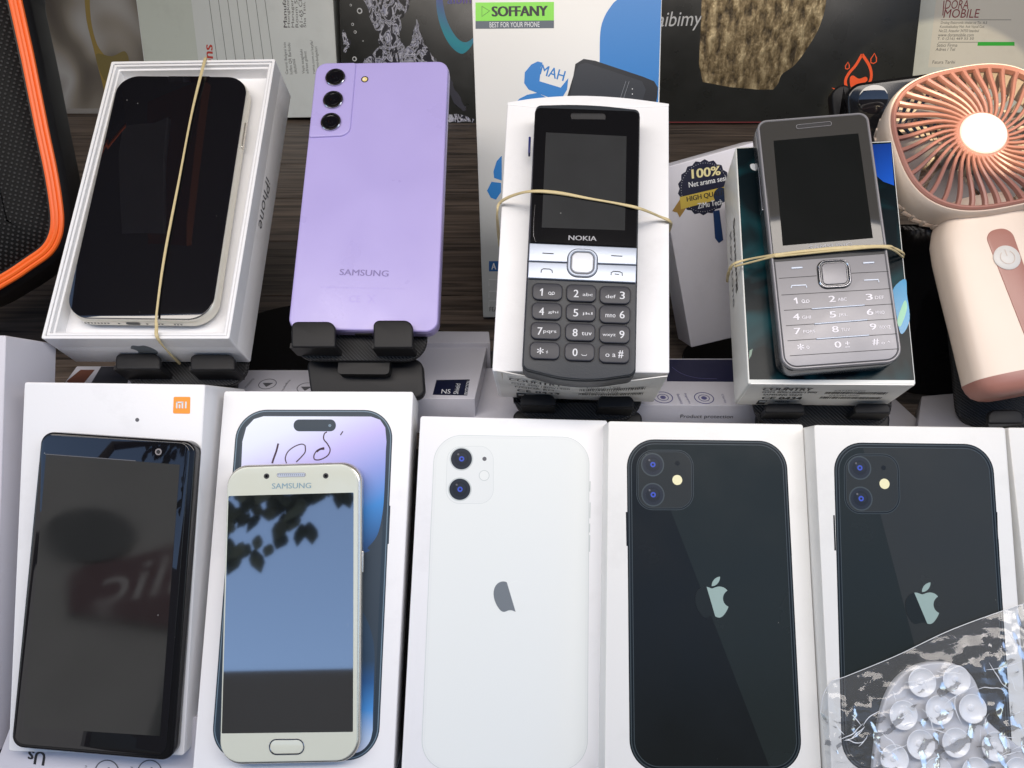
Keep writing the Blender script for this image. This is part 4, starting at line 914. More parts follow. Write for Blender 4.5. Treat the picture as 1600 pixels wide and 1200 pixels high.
for g, l_, u, v in dg:
    w_ = 5 if g == '1' else 10; b.text(g, F_s.P(u - w_ / 2, v + .3, .25), F_s.P(u + w_ / 2, v - .3, .25), 2.9, 0.26, M_sk, 0.02)
    if g == '0': b.text('+', F_s.P(u + 11, v - 2, .25), F_s.P(u + 19, v - 2.5, .25), 1.8, 0.26, M_sk); b.stroke(SP([(u + 11, v + 4), (u + 19, v + 3.5)], .25), .25, .26, M_sk)
    elif l_ == 'oo':
        for du in (12, 19): c = F_s.P(u + du, v + .5, .25); b.loop(circ(*c, .75, 14), circ(*c, .5, 14), .26, .34, M_sk)
        b.stroke(SP([(u + 11, v + 3.2), (u + 20, v + 2.7)], .25), .22, .26, M_sk)
    else: b.text(l_, F_s.P(u + 9, v + 1, .25), F_s.P(u + 9 + 4.6 * len(l_), v + .5, .25), 1.5, 0.26, M_sk, .005)
b.build('key_legends', t)
b = MB(); b.slab(rpoly(SP([(1184, 262), (1188, 262), (1194, 330), (1190, 330)], -5), .4, 3), -9, -4, M_chrome, .5); b.build('volume_key', t)
band('rubber band stretched across the grey metal keypad phone', F_sb,
     [(1136, 440, -30), (1138, 428, -10), (1146, 413, 0.9), (1170, 405, 4), (1205, 399, 13.0), (1220, 397, 14.6), (1260, 392, 14.6), (1320, 387, 14.6), (1385, 384.5, 14.6), (1398, 388, 8), (1411, 395, 1.1), (1412, 399, -10)], 0.7)
b = MB(); pts = [(*F_sb.P(u, v, z), z) for u, v, z in [(1148, 416.5, 0.9), (1205, 402, 13.0), (1222, 400, 14.6), (1320, 390.5, 14.7), (1384, 387, 14.7), (1411, 402, 1.1)]]
b.tube(smooth(pts, 8), .5, M_band, 8); 
rb = [o for o in bpy.data.objects if o.name.startswith('rubber_band')][-1]; rb = bpy.data.objects['rubber_band.002']
b.build('doubled_strand', rb)
stand('phone stand under the glossy dark carton', F_sb, [(1172, 600), (1396, 600), (1392, 668), (1182, 668)], -39,
      [(1196, 630, 1258, 645), (1336, 630, 1392, 646)], -25, disc=(1150, 572, 33), neck=[(1180, 640), (1392, 640), (1388, 700), (1188, 700)])

# ================================================================== HAND FAN
F_f = at(1533, 212, 372, 14, -3, 11)
t = thing('hand_fan', 'cream handheld fan with terracotta grille and power button', 'fan', F_f)
def sup(a, c, n=2.7, N=72, k0=0.0):
    out = []
    for i in range(N):
        th = -2 * math.pi * i / N + k0; ct, st = math.cos(th), math.sin(th)
        out.append((a * math.copysign(abs(ct) ** (2 / n), ct), c * math.copysign(abs(st) ** (2 / n), st)))
    return out
A_, B_ = 41, 38
oo = sup(A_, B_)
b = MB(); R_ = []
for k, z in ((0.86, -27), (0.92, -25), (1.0, -18), (1.035, -10), (1.045, -4), (1.035, -1.2), (1.02, 0)): R_.append([(x * k, y * k, z) for x, y in oo])
b.rings(R_[2:], M_fan, cap0=False, cap1=False)
b.rings([[(x * 1.02, y * 1.02, 0) for x, y in oo], [(x * .985, y * .985, -0.6) for x, y in oo], [(x * .97, y * .97, -16) for x, y in oo]], M_fan, cap0=False, cap1=False)
b.build('shell', t)
b = MB()                                                        # rear guard ribs that show at the lower left
N = 46
for i in range(N):
    th = 2 * math.pi * i / N; c, s_ = math.cos(th), math.sin(th); r0 = 1 / ((abs(c / A_) ** 2.7 + abs(s_ / B_) ** 2.7) ** (1 / 2.7))
    th2 = th + 0.25; c2, s2 = math.cos(th2), math.sin(th2)
    b.tube([(c * r0, s_ * r0, -17), (c * r0 * .97, s_ * r0 * .97, -23), (c2 * r0 * .82, s2 * r0 * .82, -30), (c2 * r0 * .5, s2 * r0 * .5, -32), (c2 * 10, s2 * 10, -32)], 1.0, M_fan, 6)
b.lathe([(12, -33), (12, -30), (11, -29)], 0, 0, M_fan, 28); b.build('rear_guard', t)
b = MB()
for i in range(5):
    a0 = 2 * math.pi * i / 5
    vs = []; 
    for k in range(7):
        r = 10 + k * 3.9; w = 0.34 + 0.03 * k
        for s_ in (-1, 0, 1): a = a0 + s_ * w + k * 0.1; vs.append((r * math.cos(a), r * math.sin(a), -17 + s_ * 3.2))
    for s2 in list(vs): vs.append((s2[0], s2[1], s2[2] - 0.8))
    fs = []
    for k in range(6):
        for j in range(2): a = k * 3 + j; fs.append((a, a + 3, a + 4, a + 1)); fs.append((a + 21, a + 22, a + 25, a + 24))
    b.add(vs, fs, M_grey)
b.lathe([(11, -20), (11, -9), (9, -7)], 0, 0, M_grey, 28); b.build('blades', t)
b = MB(); b.loop([(x * 1.0, y * 1.0) for x, y in oo], [(x * .945, y * .945) for x, y in oo], -2.5, 1.3, M_terra, 0.8)
b.lathe([(13, -3), (13, 0.6), (12, 1.6), (9, 1.8)], 0, 0, M_terra, 40); b.build('grille_rim', t)
b = MB()
N = 38
for i in range(N):
    th = 2 * math.pi * i / N; pts = []
    for k in range(9):
        f = k / 8; a = th + 0.42 * math.sin(f * math.pi / 2) * 1.0 - 0.1; c, s_ = math.cos(a), math.sin(a)
        r1 = 0.96 / ((abs(c / A_) ** 2.7 + abs(s_ / B_) ** 2.7) ** (1 / 2.7)); r = 11.5 + (r1 - 11.5) * f
        pts.append((r * c, r * s_, 0.6 - 1.6 * (f) ** 2 + 0.8 * math.sin(f * math.pi)))
    b.tube(pts, [.7 + .5 * i / 8 for i in range(9)], M_terra, 8, flatr=1.6)
b.build('grille_bars', t)
b = MB(); b.lathe([(11, 1), (11, 2.4), (10.4, 3.2), (8, 3.7), (4, 3.95), (0.3, 4)], 0, 0, M_fanhub, 44); b.build('hub_cap', t)
# handle: stadium-like sections stacked along its length
cxs = F_f.P(1573, 402, -5)[0]
def hw(v, u): return F_f.P(u, v, -12)
hp = [hw(v, u) for v, u in ((330, 1478), (352, 1472), (372, 1469), (400, 1473), (455, 1486), (510, 1500), (560, 1512), (596, 1521))]
def hring(y, w, d=13.0, n=3.6, N=44, zc=-17.5, pr=0.0):
    out = []
    for i in range(N):
        a = 2 * math.pi * i / N; ca, sa = math.cos(a), math.sin(a)
        out.append((cxs + (w + pr) * math.copysign(abs(ca) ** (2 / n), ca), y, zc + (d + pr) * math.copysign(abs(sa) ** (2 / n), sa)))
    return out
def tower(b, rs, m):
    N = len(rs[0]); fs = []
    for k in range(len(rs) - 1):
        for i in range(N): j = (i + 1) % N; fs.append((k * N + i, k * N + j, (k + 1) * N + j, (k + 1) * N + i))
    fs.append(tuple(range(N))[::-1]); fs.append(tuple(range((len(rs) - 1) * N, len(rs) * N))); b.add([p for r_ in rs for p in r_], fs, m)
ys = [p[1] for p in hp]; ws = [cxs - p[0] for p in hp]
b = MB(); R0 = [hring(ys[0] + 3, ws[0] - 2, 11)] + [hring(y, w) for y, w in zip(ys, ws)]
tower(b, R0, M_fan); b.build('handle', t)
ye = F_f.P(1535, 626, -12)[1]; L_ = ys[-1] - ye
b = MB(); tower(b, [hring(ys[-1] + .02, ws[-1], pr=.1), hring(ys[-1] - L_ * .35, ws[-1] - .8, pr=.1), hring(ys[-1] - L_ * .65, ws[-1] - 2.2, 12.4), hring(ys[-1] - L_ * .85, ws[-1] - 4.6, 10.8), hring(ys[-1] - L_ * .97, ws[-1] - 8, 9), hring(ys[-1] - L_, ws[-1] - 12, 6)], M_terra)
b.build('foot_cap', t)
pq = [F_f.P(u, v, -4.5) for u, v in [(1537, 362), (1583, 572)]]
x0, y0 = pq[0]; x1, y1 = pq[1]; x1 = x0 + 1.5
pw_ = (cxs - x0) * .86; pan = rpoly([(x0, y0), (2 * cxs - x0, y0), (2 * cxs - x1, y1), (x1, y1)], [pw_, pw_, (cxs - x1) * .85, (cxs - x1) * .85], 10)
b = MB(); b.slab(pan, -6.5, -4.2, M_terra, 0.35, 3); b.build('panel', t)
bc = F_f.P(1573.5, 402.5, -4)
b = MB(); b.lathe([(6.1, -5), (6.1, -3.9), (5.6, -3.6), (0.2, -3.5)], *bc, M_fanhub, 36)
M_faint = mat('pressed_symbol', (0.55, 0.46, 0.40), 0.4)
arc = [(bc[0] + 3.3 * math.cos(math.radians(a)), bc[1] + 3.3 * math.sin(math.radians(a))) for a in range(125, 416, 10)]
b.stroke(arc, 0.35, -3.5, M_faint); b.stroke([(bc[0], bc[1] + .6), (bc[0], bc[1] + 4)], 0.35, -3.5, M_faint); b.build('power_button', t)
F_fs = at(1560, 560, 398, 14, -3, 8)
stand('large phone stand propping up the handheld fan', F_fs, [(1476, 440), (1690, 440), (1700, 672), (1498, 668)], 0, [(1545, 640, 1600, 662)], 20,
      neck=[(1500, 560), (1690, 560), (1690, 700), (1510, 700)])
F_fb = at(1480, 520, 425, -4, -3, 4)
t = thing('stand_back_plate', 'black glossy back plate of the stand behind the fan handle', 'stand_back_plate', F_fb)  # back plate of the fan's stand, built as its own slab
b = MB(); b.slab(rpoly(F_fb.PP([(1385, 350), (1640, 350), (1650, 640), (1400, 612)]), 10, 8), -8, 0, M_blackgloss, 1, low=True); b.build('body', t)

# ================================================================== FLAT BOXES LYING ON THE SHELF
def flatbox(label, u, v, h, quad, m=M_lav, thick=None, grp='flat accessory boxes lying under the stands'):
    fr = horizontal(u, v, h); t = thing('accessory_box', label, 'accessory box', fr, grp); thick = thick or h - 0.5
    b = MB(); b.slab(rpoly(fr.PP(quad), .6, 2), -thick, 0, m, .4, 3, low=True); b.build('lid', t); return fr, t
fr, t = flatbox('flat lavender box under the stand of the open phone box', 300, 600, 16, [(120, 572), (330, 572), (320, 640), (70, 640)])
b = MB(); b.flat(fr.PP([(104, 596), (126, 578), (148, 578), (120, 612)]), .02, mat('brown_print', hx('6E4638'), .4))
b.flat(fr.PP([(158, 573), (205, 573), (190, 640), (118, 640)]), .02, mat('slate_print', hx('3C3C42'), .4)); b.build('printed_shapes', t)
fr, t = flatbox('flat pale box printed with round icons, left of the lavender phone stand', 450, 605, 15, [(345, 578), (640, 578), (640, 660), (335, 660)])
b = MB()
for u, v in ((418, 600), (478, 606)):
    x, y = fr.P(u, v); b.loop(circ(x, y, 5, 36), circ(x, y, 4.6, 36), .02, .1, M_greyink); b.flat(rpoly([(x - 3, y + 1), (x + 3, y + 1), (x, y - 3)], .5, 3), .02, M_greyink)
b.text('Resistance', fr.P(396, 592), fr.P(384, 606), 1.6, .02, M_greyink); b.text('Fingerprint', fr.P(452, 594), fr.P(440, 612), 1.6, .02, M_greyink); b.build('printed_icons', t)
fr, t = flatbox('flat box with a navy label, right of the lavender phone stand', 700, 590, 24, [(600, 541), (761, 541.5), (742, 623), (596, 622)])
b = MB(); q = fr.PP([(682, 594), (734, 593), (730, 618), (676, 617)]); b.flat(q, .02, mat('navy_label', hx('0C1230'), .35))
b.text('PROTECTION', fr.P(728, 617), fr.P(732, 596), 1.8, .12, M_lightink); b.text('Shield', fr.P(712, 616), fr.P(716, 600), 2.6, .12, M_lightink); b.text('NS', fr.P(690, 612), fr.P(704, 612), 4.0, .12, M_lightink)
b.build('printed_label', t)
fr2 = horizontal(700, 525, 27); t = thing('accessory_box', 'flat box edge showing behind the navy-labelled box', 'accessory box', fr2, 'flat accessory boxes lying under the stands')
b = MB(); b.slab(rpoly(fr2.PP([(640, 517), (764, 518), (766, 536), (640, 536)]), .6, 2), -26, 0, M_lav, .4, 3, low=True); b.build('lid', t)
fr, t = flatbox('plain flat box squeezed left of the bent carton stand', 770, 620, 12, [(748, 575), (840, 575), (850, 670), (738, 670)])
fr, t = flatbox('flat box reading product protection between the two carton stands', 1100, 610, 24, [(955, 560), (1200, 560), (1205, 634), (940, 632)])
b = MB(); b.flat(fr.PP([(1042, 562), (1192, 562), (1193, 597), (1042, 596)]), .02, mat('navy_print', hx('14163A'), .3))
M_lil = mat('lilac_ink', hx('5C5A86'), .4)
for u, v in ((1036, 621), (1100, 622)):
    x, y = fr.P(u, v); b.loop(circ(x, y, 5.2, 36), circ(x, y, 4.7, 36), .02, .1, M_lil); b.loop(circ(x, y, 3.0, 24), circ(x, y, 2.6, 24), .02, .1, M_lil); b.flat(circ(x, y, 1.5, 20), .02, M_lil)
b.text('Fingerprint', fr.P(1070, 615), fr.P(1078, 631), 1.5, .02, M_lil); b.text('Resistance', fr.P(1059, 616), fr.P(1066, 631), 1.5, .02, M_lil); b.text('Clarity', fr.P(1128, 616), fr.P(1134, 630), 1.5, .02, M_lil)
arcp = smooth([(1050, 574), (1065, 584), (1090, 591), (1120, 592)], 5); b.stroke([fr.P(*p) for p in arcp], .3, .14, M_lil, .05)
b.build('printed_icons', t)
ea = Vector(fr.P(940, 632)); eb = Vector(fr.P(1205, 634)); ed = (eb - ea).normalized(); en = Vector((ed.y, -ed.x)) * .06
FF = fr.side((ea.x + en.x, ea.y + en.y, 0), (ed.x, ed.y, 0), (0, 0, 1))
a0 = FF.P(1063, 651); a1 = FF.P(1145, 653); c0 = FF.P(1024, 671); c1 = FF.P(1132, 673)
b = MB(); b.text('Product protection', a0, (a1[0], a0[1]), 2.9, .02, M_ink, .003); b.text('Glass Series', c0, (c1[0], c0[1]), 5.5, .02, M_ink, .04)
o = b.build('front_lettering', t); reparent_side(o, fr, FF)
M_dl = card('grey_carton', (0.34, 0.33, 0.35))
fr, t = flatbox('small grey box wedged between the carton stand and the fan stand', 1450, 640, 20, [(1440, 619), (1540, 610), (1560, 680), (1432, 680)], M_dl)
fr, t = flatbox('grey box corner lying next to the glossy dark carton stand', 1410, 650, 14, [(1352, 640), (1398, 622), (1448, 668), (1370, 690)], M_dl)

# ================================================================== UPRIGHT THINGS AT THE BACK
# hundred-percent box
F_h = Fr(rodr((0.27883, 0.08272, 0.23412)), Vector((110.94, 71.94, -414.56)) * 1.06)
t = thing('accessory_box', 'white leaning box with a dark round quality badge, between the two cartons', 'accessory box', F_h)
HQ = [(1030, 264), (1190, 219), (1210, 512), (1080, 543)]
M_hb = card('lilac_white_carton', (0.66, 0.65, 0.70))
b = MB(); b.slab(rpoly(F_h.PP(HQ), .8, 3), -24, 0, M_hb, .5, 3, low=True); b.build('lid', t)
b = MB(); bc = F_h.P(1100, 293); M_bad = mat('navy_badge', hx('1A1D33'), .3)
gear = [(bc[0] + r * math.cos(-a), bc[1] + r * math.sin(-a)) for i in range(72) for a, r in [(2 * math.pi * i / 72, 14.6 + 0.6 * math.cos(18 * 2 * math.pi * i / 72))]]
b.flat(gear, .02, M_bad)
for i in range(60):
    a = 2 * math.pi * i / 60; b.flat(circ(bc[0] + 13.2 * math.cos(a), bc[1] + 13.2 * math.sin(a), .17, 6), .13, M_lightink, .02)
M_gr = mat('gold_ribbon', hx('C9B04E'), .35, metal=.2); M_gd = mat('gold_ribbon_dark', hx('9A7A3A'), .35)
b.flat([F_h.P(u, v) for u, v in [(1062, 308), (1135, 291), (1136, 308), (1064, 327)]], .14, M_gr, .04)
b.flat([F_h.P(u, v) for u, v in [(1062, 312), (1074, 322), (1062, 340), (1058, 332), (1050, 330)]], .1, M_gd, .04)
b.text('100%', F_h.P(1081, 272), F_h.P(1125, 266), 5.0, .13, mat('gold_ink', hx('D8CF9A'), .4), .03)
b.text('Net arama sesi', F_h.P(1076, 289), F_h.P(1134, 278), 2.9, .13, M_lightink, .01); b.text('HIGH QUALITY', F_h.P(1073, 312), F_h.P(1140, 299), 3.2, .19, M_ink, .02); b.text('ZiMu Tech', F_h.P(1090, 322), F_h.P(1128, 315), 3.0, .13, M_lightink, .01)
M_lamp = mat('blue_picture_print', hx('1E3A66'), .3)
b.flat([F_h.P(u, v) for u, v in [(1114, 330), (1124, 328), (1130, 375), (1123, 380), (1117, 372)]], .13, M_lamp, .03); b.flat(circ(*F_h.P(1126, 305), 4.2, 24), .2, mat('dark_blue_print', hx('1D2B45'), .3), .03)
b.build('printed_badge', t)

# power bank box
F_so = Fr(rodr((0.22258, 0.03105, 0.01972)), Vector((31.05, 121.31, -427.42)) * 1.16); TK[0] = 1.16
t = thing('accessory_box', 'tall pale box with green and blue print behind the bent carton', 'accessory box', F_so)
SO = [(735, -60), (1036, -60), (1022, 495), (755, 496)]
M_so = grad('pale_silver_print', [(0, (0.50, 0.53, 0.53)), (.35, (0.56, 0.58, 0.58)), (.6, (0.70, 0.70, 0.68)), (1, (0.74, 0.73, 0.70))], 1, -93, 104, .35)
b = MB(); b.slab(rpoly(F_so.PP(SO), .6, 3), -22, 0, M_so, .5, 3, low=True); b.build('lid', t)
M_sb_ = mat('bright_blue_print', hx('1C77C0'), .35); b = MB()
b.flat([F_so.P(u, v) for u, v in [(1035, -58), (985, -58), (975, -10)] + smooth([(958, 5), (945, 25), (938, 50), (937, 95)], 5) + [(936, 160), (1028, 170)]], .02, M_sb_)
num = [[(840, 96), (830, 101), (820, 113), (819, 130), (826, 140), (870, 157), (880, 150), (886, 140), (888, 122), (876, 137), (843, 127), (845, 105), (848, 98)],
       [(824, 148), (840, 145), (868, 160), (806, 160), (812, 154)],
       [(783, 244), (776, 252), (771, 268), (772, 278), (784, 282), (784, 244)], [(768, 284), (783, 286), (783, 300), (775, 312), (767, 309), (761, 298)]]
for p in num:
    b2 = MB(); b2.flat([F_so.P(u, v) for u, v in p], .02, M_sb_); b2.build('printed_figure', t)
b.text('MAH', F_so.P(845, 108), F_so.P(882, 119), 5.2, .02, M_sb_, .01); b.build('printed_blue_shape', t)
b = MB(); b.flat(F_so.PP([(743, 4), (865.5, 3), (865.5, 32), (743, 33)]), .02, mat('lime_print', hx('7FD63A'), .35)); b.flat(F_so.PP([(743, 33.2), (865.5, 32.2), (865.5, 44), (743, 45)]), .02, mat('slate_bar_print', hx('4A5560'), .35))
b.text('SOFFANY', F_so.P(769, 18), F_so.P(855, 17), 5.0, .13, M_ink, .045); b.text('BEST FOR YOUR PHONE', F_so.P(765, 39), F_so.P(843, 38.2), 2.6, .13, M_lightink, .0)
tri = F_so.PP([(753, 10), (765, 17), (753, 26)]); b.stroke(tri, .35, .13, M_ink, closed=True); b.build('printed_banner', t)
b = MB(); pb = [F_so.P(u, v) for u, v in smooth([(882, 165), (896, 118), (899, 100), (912, 92), (930, 95), (960, 105), (1005, 120), (1022, 127), (1028, 137), (1027, 150), (1024, 168)], 1, True)]
M_pbk = mat('printed_power_bank', hx('24272C'), .3); M_pb2 = mat('printed_power_bank_edge', hx('0E0F12'), .3)
b.flat(pb, .14, M_pb2, .03); b.flat([F_so.P(u, v) for u, v in [(890, 155), (897, 115), (905, 101), (916, 98), (1003, 127), (1009, 140), (1003, 160)]], .18, M_pbk, .02)
M_pl = mat('printed_thin_line', hx('8A8F96'), .4)
for d_ in (0, 5): b.stroke([F_so.P(u + d_, v + 1) for u, v in [(978, 126), (970, 150), (967, 160)]], .2, .21, M_pl, .02)
for v_ in (139, 147): b.flat(circ(*F_so.P(988, v_), .35, 8), .21, M_lightink, .02)
b.build('printed_power_bank', t)
b = MB(); b.flat(F_so.PP([(764, 408), (790, 408), (790, 424), (764, 424)]), .02, mat('deep_blue_print', hx('1B5A9A'), .4)); b.text('A', F_so.P(768, 416), F_so.P(775, 416), 3.6, .13, M_lightink, .02)
M_lo = mat('pale_outline_ink', hx('D5D8DA'), .4)
for v in (437, 455, 470): b.stroke(F_so.PP([(764, v + 10), (764, v), (790, v)]), .5, .02, M_lo)
b.text('FEATURES', F_so.P(765, 483), F_so.P(800, 483), 2.6, .02, M_greyink, .01); b.build('lower_print', t)

# pale card with ruled lines
TK[0] = 1.15
F_c = at(375, 183, 890, -20, 0, 4)
t = thing('accessory_box', 'large pale box with ruled lines and sideways small print behind the open phone box', 'accessory box', F_c)
CQ = [(205, -60), (517, -60), (531, 183), (236, 186)]
b = MB(); b.slab(rpoly(F_c.PP(CQ), .8, 3), -40, 0, M_whiteside, .5, 3, low=True); b.build('lid', t)
b = MB(); b.flat(F_c.PP([(206, -58), (292, -58), (310, 96), (322, 184), (238, 184)]), .02, M_pale, .1); b.build('green_print', t)
b = MB()
for i in range(7):
    u = 331 + i * 14.5; b.stroke([F_c.P(u - 12 , -58), F_c.P(u + 12, 120)], .5, .02, M_greyink)
b.build('ruled_lines', t)
b = MB()
b.text('Questions', F_c.P(331, 175), F_c.P(326, 70), 11, .02, mat('red_ink', hx('C63A2A'), .4), .02)
for s_, u, v0, v1, bo_ in (('Manufacturer', 444, 43, -45, .03), ('Hongkong Touch', 450, 43, -45, 0), ('Management Ltd', 456.5, 43, -45, 0), ('Room S239, 2/F', 462.5, 43, -45, 0), ('61-65 Chatham Rd', 469, 43, -52, 0), ('Sha Tsui, Hong Kong', 475, 43, -55, 0),
                           ('Garanti Belgesi icin', 447, 116, 66, 0), ('lutfen QR Barkodu', 453.5, 116, 67, 0), ('okutunuz', 460, 115, 92, 0), ('Veya asagidaki', 473, 115, 77, 0), ('adrese gidiniz', 479, 115, 80, 0), ('ruma.com.tr/sayfa/', 489, 115, 63, 0), ('garanti-belgeleri', 496, 115, 73, 0)):
    b.text(s_, F_c.P(u + 2, v0), F_c.P(u - 2 + (43 - v1) * -.0, v1), 3.4, .02, M_greyink, bo_)
b.build('small_print', t)

# splash box
def splash():
    m = mat('splash_print', (0.02, 0.02, 0.02), .25); n = m.node_tree.nodes; l = m.node_tree.links; b = n['Principled BSDF']
    tc = n.new('ShaderNodeTexCoord'); mp = n.new('ShaderNodeMapping'); mp.inputs['Scale'].default_value = (1.0, .62, 1); l.new(tc.outputs['Object'], mp.inputs[0])
    v = n.new('ShaderNodeTexNoise'); v.inputs['Scale'].default_value = 70; v.inputs['Detail'].default_value = 3.5; v.inputs['Roughness'].default_value = .5; v.inputs['Distortion'].default_value = 2.2
    l.new(mp.outputs[0], v.inputs['Vector']); r = n.new('ShaderNodeValToRGB'); r.color_ramp.interpolation = 'LINEAR'; e = r.color_ramp.elements
    e[0].position = .40; e[0].color = (.012, .013, .016, 1); e[1].position = .60; e[1].color = (.02, .02, .03, 1)
    for p_, c in ((.45, (.62, .63, .72, 1)), (.475, (.02, .02, .03, 1)), (.50, (.36, .37, .50, 1)), (.53, (.72, .73, .82, 1)), (.56, (.05, .05, .07, 1))): x = e.new(p_); x.color = c
    l.new(v.outputs['Fac'], r.inputs[0]); l.new(r.outputs[0], b.inputs['Base Color']); return m
M_spl = splash(); M_blackcard = mat('black_card', (0.018, 0.019, 0.017), .3, rough_var=.05, dust=.3)
F_sp = at(640, 192, 885, -20, 2, 2)
t = thing('gadget_box', 'black box with a water splash print behind the lavender phone', 'gadget box', F_sp)
b = MB(); b.slab(rpoly(F_sp.PP([(528, -60), (760, -60), (760, 196), (536, 190)]), .8, 3), -50, 0, M_blackcard, .6, 3, low=True); b.build('lid', t)
b = MB(); rr = random.Random(5)
def jag(pts, a=2.2, n=5):
    out = []
    for u, v in smooth(pts, n, True): out.append(F_sp.P(u + rr.uniform(-a, a), v + rr.uniform(-a, a)))
    return out
b.flat(jag([(572, -30), (575, 20), (590, 50), (592, 70), (580, 85), (570, 105), (640, 108), (690, 112), (680, 90), (660, 60), (652, 30), (645, 55), (635, 75), (625, 60), (628, 30), (640, 5), (640, -30)]), .02, M_spl)
b.flat(jag([(536, 46), (543, 60), (548, 66), (540, 82), (537, 76)], 1), .02, M_spl); b.flat(jag([(700, 178), (735, 184), (738, 190), (702, 190)], 1.5), .02, M_spl)
b.flat(jag([(700, 120), (712, 140), (728, 168), (720, 172), (704, 150)], 2), .02, mat('faint_splash_print', (.05, .05, .07), .3))
for u, v, r_ in ((562, 17, 3), (551, 38, 1.5), (555, 50, 1.6), (554, 92, 2.5), (567, 64, .8), (548, 8, 1.2)): x, y = F_sp.P(u, v); b.loop(circ(x, y, r_, 16), circ(x - .2, y, r_ * .6, 16), .02, .1, M_lo)
b.build('splash_print', t)
M_arc = grad('teal_violet_print', [(0, hx('2A6FA0')), (.3, hx('2FA7B8')), (.65, hx('6A5AB0')), (1, hx('8A4AA8'))], (0.5, 0.85), 70, 172, .3)
b = MB(); ou = [F_sp.P(u, v) for u, v in smooth([(683, -50), (681, -10), (684, 25), (694, 55), (707, 75), (722, 84), (735, 74), (742, 60)], 6)]
inn = [F_sp.P(u, v) for u, v in smooth([(742, 57), (728, 66), (715, 60), (703, 42), (695, 20), (691, -10), (692, -50)], 6)]
b.flat(ou + inn, .02, M_arc); b.text('aibimy', F_sp.P(699, 1), F_sp.P(752, 0), 11, .02, M_arc, .01); b.build('printed_ring', t)

# gold print box
F_g = at(1200, 192, 880, -20, -2, 0)
t = thing('gadget_box', 'large black box with a gold brushed patch and orange droplet', 'gadget box', F_g)
GQ = [(1020, -60), (1446, -60), (1418, 193), (1026, 193)]
b = MB(); b.slab(rpoly(F_g.PP(GQ), .8, 3), -70, 0, M_blackcard, .6, 3, low=True); b.build('lid', t)
def goldfoil():
    m = mat('gold_foil', (0.40, 0.30, 0.13), .35, metal=.9); n = m.node_tree.nodes; l = m.node_tree.links; b = n['Principled BSDF']
    tc = n.new('ShaderNodeTexCoord'); mp = n.new('ShaderNodeMapping'); mp.inputs['Scale'].default_value = (75, 30, 20); l.new(tc.outputs['Object'], mp.inputs[0])
    v = n.new('ShaderNodeTexNoise'); v.inputs['Scale'].default_value = 1.6; v.inputs['Detail'].default_value = 5; v.inputs['Roughness'].default_value = .55; l.new(mp.outputs[0], v.inputs['Vector'])
    r = n.new('ShaderNodeValToRGB'); e = r.color_ramp.elements; e[0].position = .36; e[0].color = (.045, .03, .012, 1); e[1].position = .68; e[1].color = (.50, .40, .23, 1); x = e.new(.50); x.color = (.20, .145, .07, 1)
    l.new(v.outputs['Fac'], r.inputs[0]); l.new(r.outputs[0], b.inputs['Base Color'])
    bp = n.new('ShaderNodeBump'); bp.inputs['Strength'].default_value = .5; bp.inputs['Distance'].default_value = .003; l.new(v.outputs['Fac'], bp.inputs['Height']); l.new(bp.outputs[0], b.inputs['Normal']); b.inputs['Metallic'].default_value = .45; return m
M_foil = goldfoil()
b = MB(); b.flat([F_g.P(u, v) for u, v in [(1098, -55), (1095, 40), (1092, 100), (1098, 128), (1140, 136), (1185, 140)] + smooth([(1208, 140), (1216, 130), (1222, 116), (1243, 100), (1268, 65), (1283, 35), (1291, 0), (1292, -50)], 5)], .02, M_foil); b.build('gold_print', t)
b = MB(); b.text('aibimy', F_g.P(1028, 34), F_g.P(1096, 32), 17, .02, M_lightink, -.005, shear=.18); b.build('lettering', t)
M_or = mat('orange_print', hx('F05A28'), .4); b = MB()
dr = [(1347, 85), (1337, 102), (1326, 115), (1321, 127), (1324, 140), (1330, 146)]; dr2 = [(1347, 85), (1357, 100), (1361, 112), (1361, 122), (1358, 130)]
b.stroke([F_g.P(u, v) for u, v in smooth(dr, 5)], 3.0, .02, M_or); b.stroke([F_g.P(u, v) for u, v in smooth(dr2, 5)], 3.0, .02, M_or)
b.flat([F_g.P(u, v) for u, v in smooth([(1328, 122), (1333, 118), (1342, 123), (1353, 120), (1355, 126), (1346, 132), (1335, 138), (1329, 135)], 4, True)], .02, M_or)
for cx, cy, s_ in ((1324, 103, 1), (1365, 92, 1.45)): b.stroke([F_g.P(cx + x * s_, cy + y * s_) for x, y in [(1, -6), (-3, 0), (-3, 4), (0, 5), (3, 3), (3, -1)]], 1.1, .02, M_or, closed=True)
b.flat([F_g.P(u, v) for u, v in [(1299, 137), (1308, 139), (1321, 145), (1305, 141)]], .02, M_or); b.flat([F_g.P(u, v) for u, v in [(1313, 133), (1323, 143), (1318, 141)]], .02, M_or)
b.stroke(F_g.PP([(1026, 191), (1316, 191)]), 1.2, .02, mat('dark_red_print', hx('7A1C22'), .4)); b.build('printed_droplet', t)

TK[0] = 1.0
# black device by the droplet
F_d = at(1380, 190, 470, -12, -10, 0)
t = thing('webcam', 'black rounded gadget with a round dark lens between the droplet box and the fan', 'gadget', F_d)
b = MB(); b.slab(rpoly(F_d.PP([(1322, 132), (1470, 112), (1470, 260), (1330, 260)]), [9, 5, 2, 2], 8), -14, 0, M_blackgloss, 2, low=True); b.build('body', t)
b = MB(); x, y = F_d.P(1364, 155); b.lathe([(8.5, 0), (8.5, .5), (7.8, .7), (0.5, .75)], x, y, M_lens, 36)
b.build('lens', t)
b = MB(); b.slab(rpoly(F_d.PP([(1298, 138), (1330, 128), (1334, 200), (1304, 205)], -8), 6, 6), -20, -8, M_black, 1.5, low=True); b.build('clip', t)

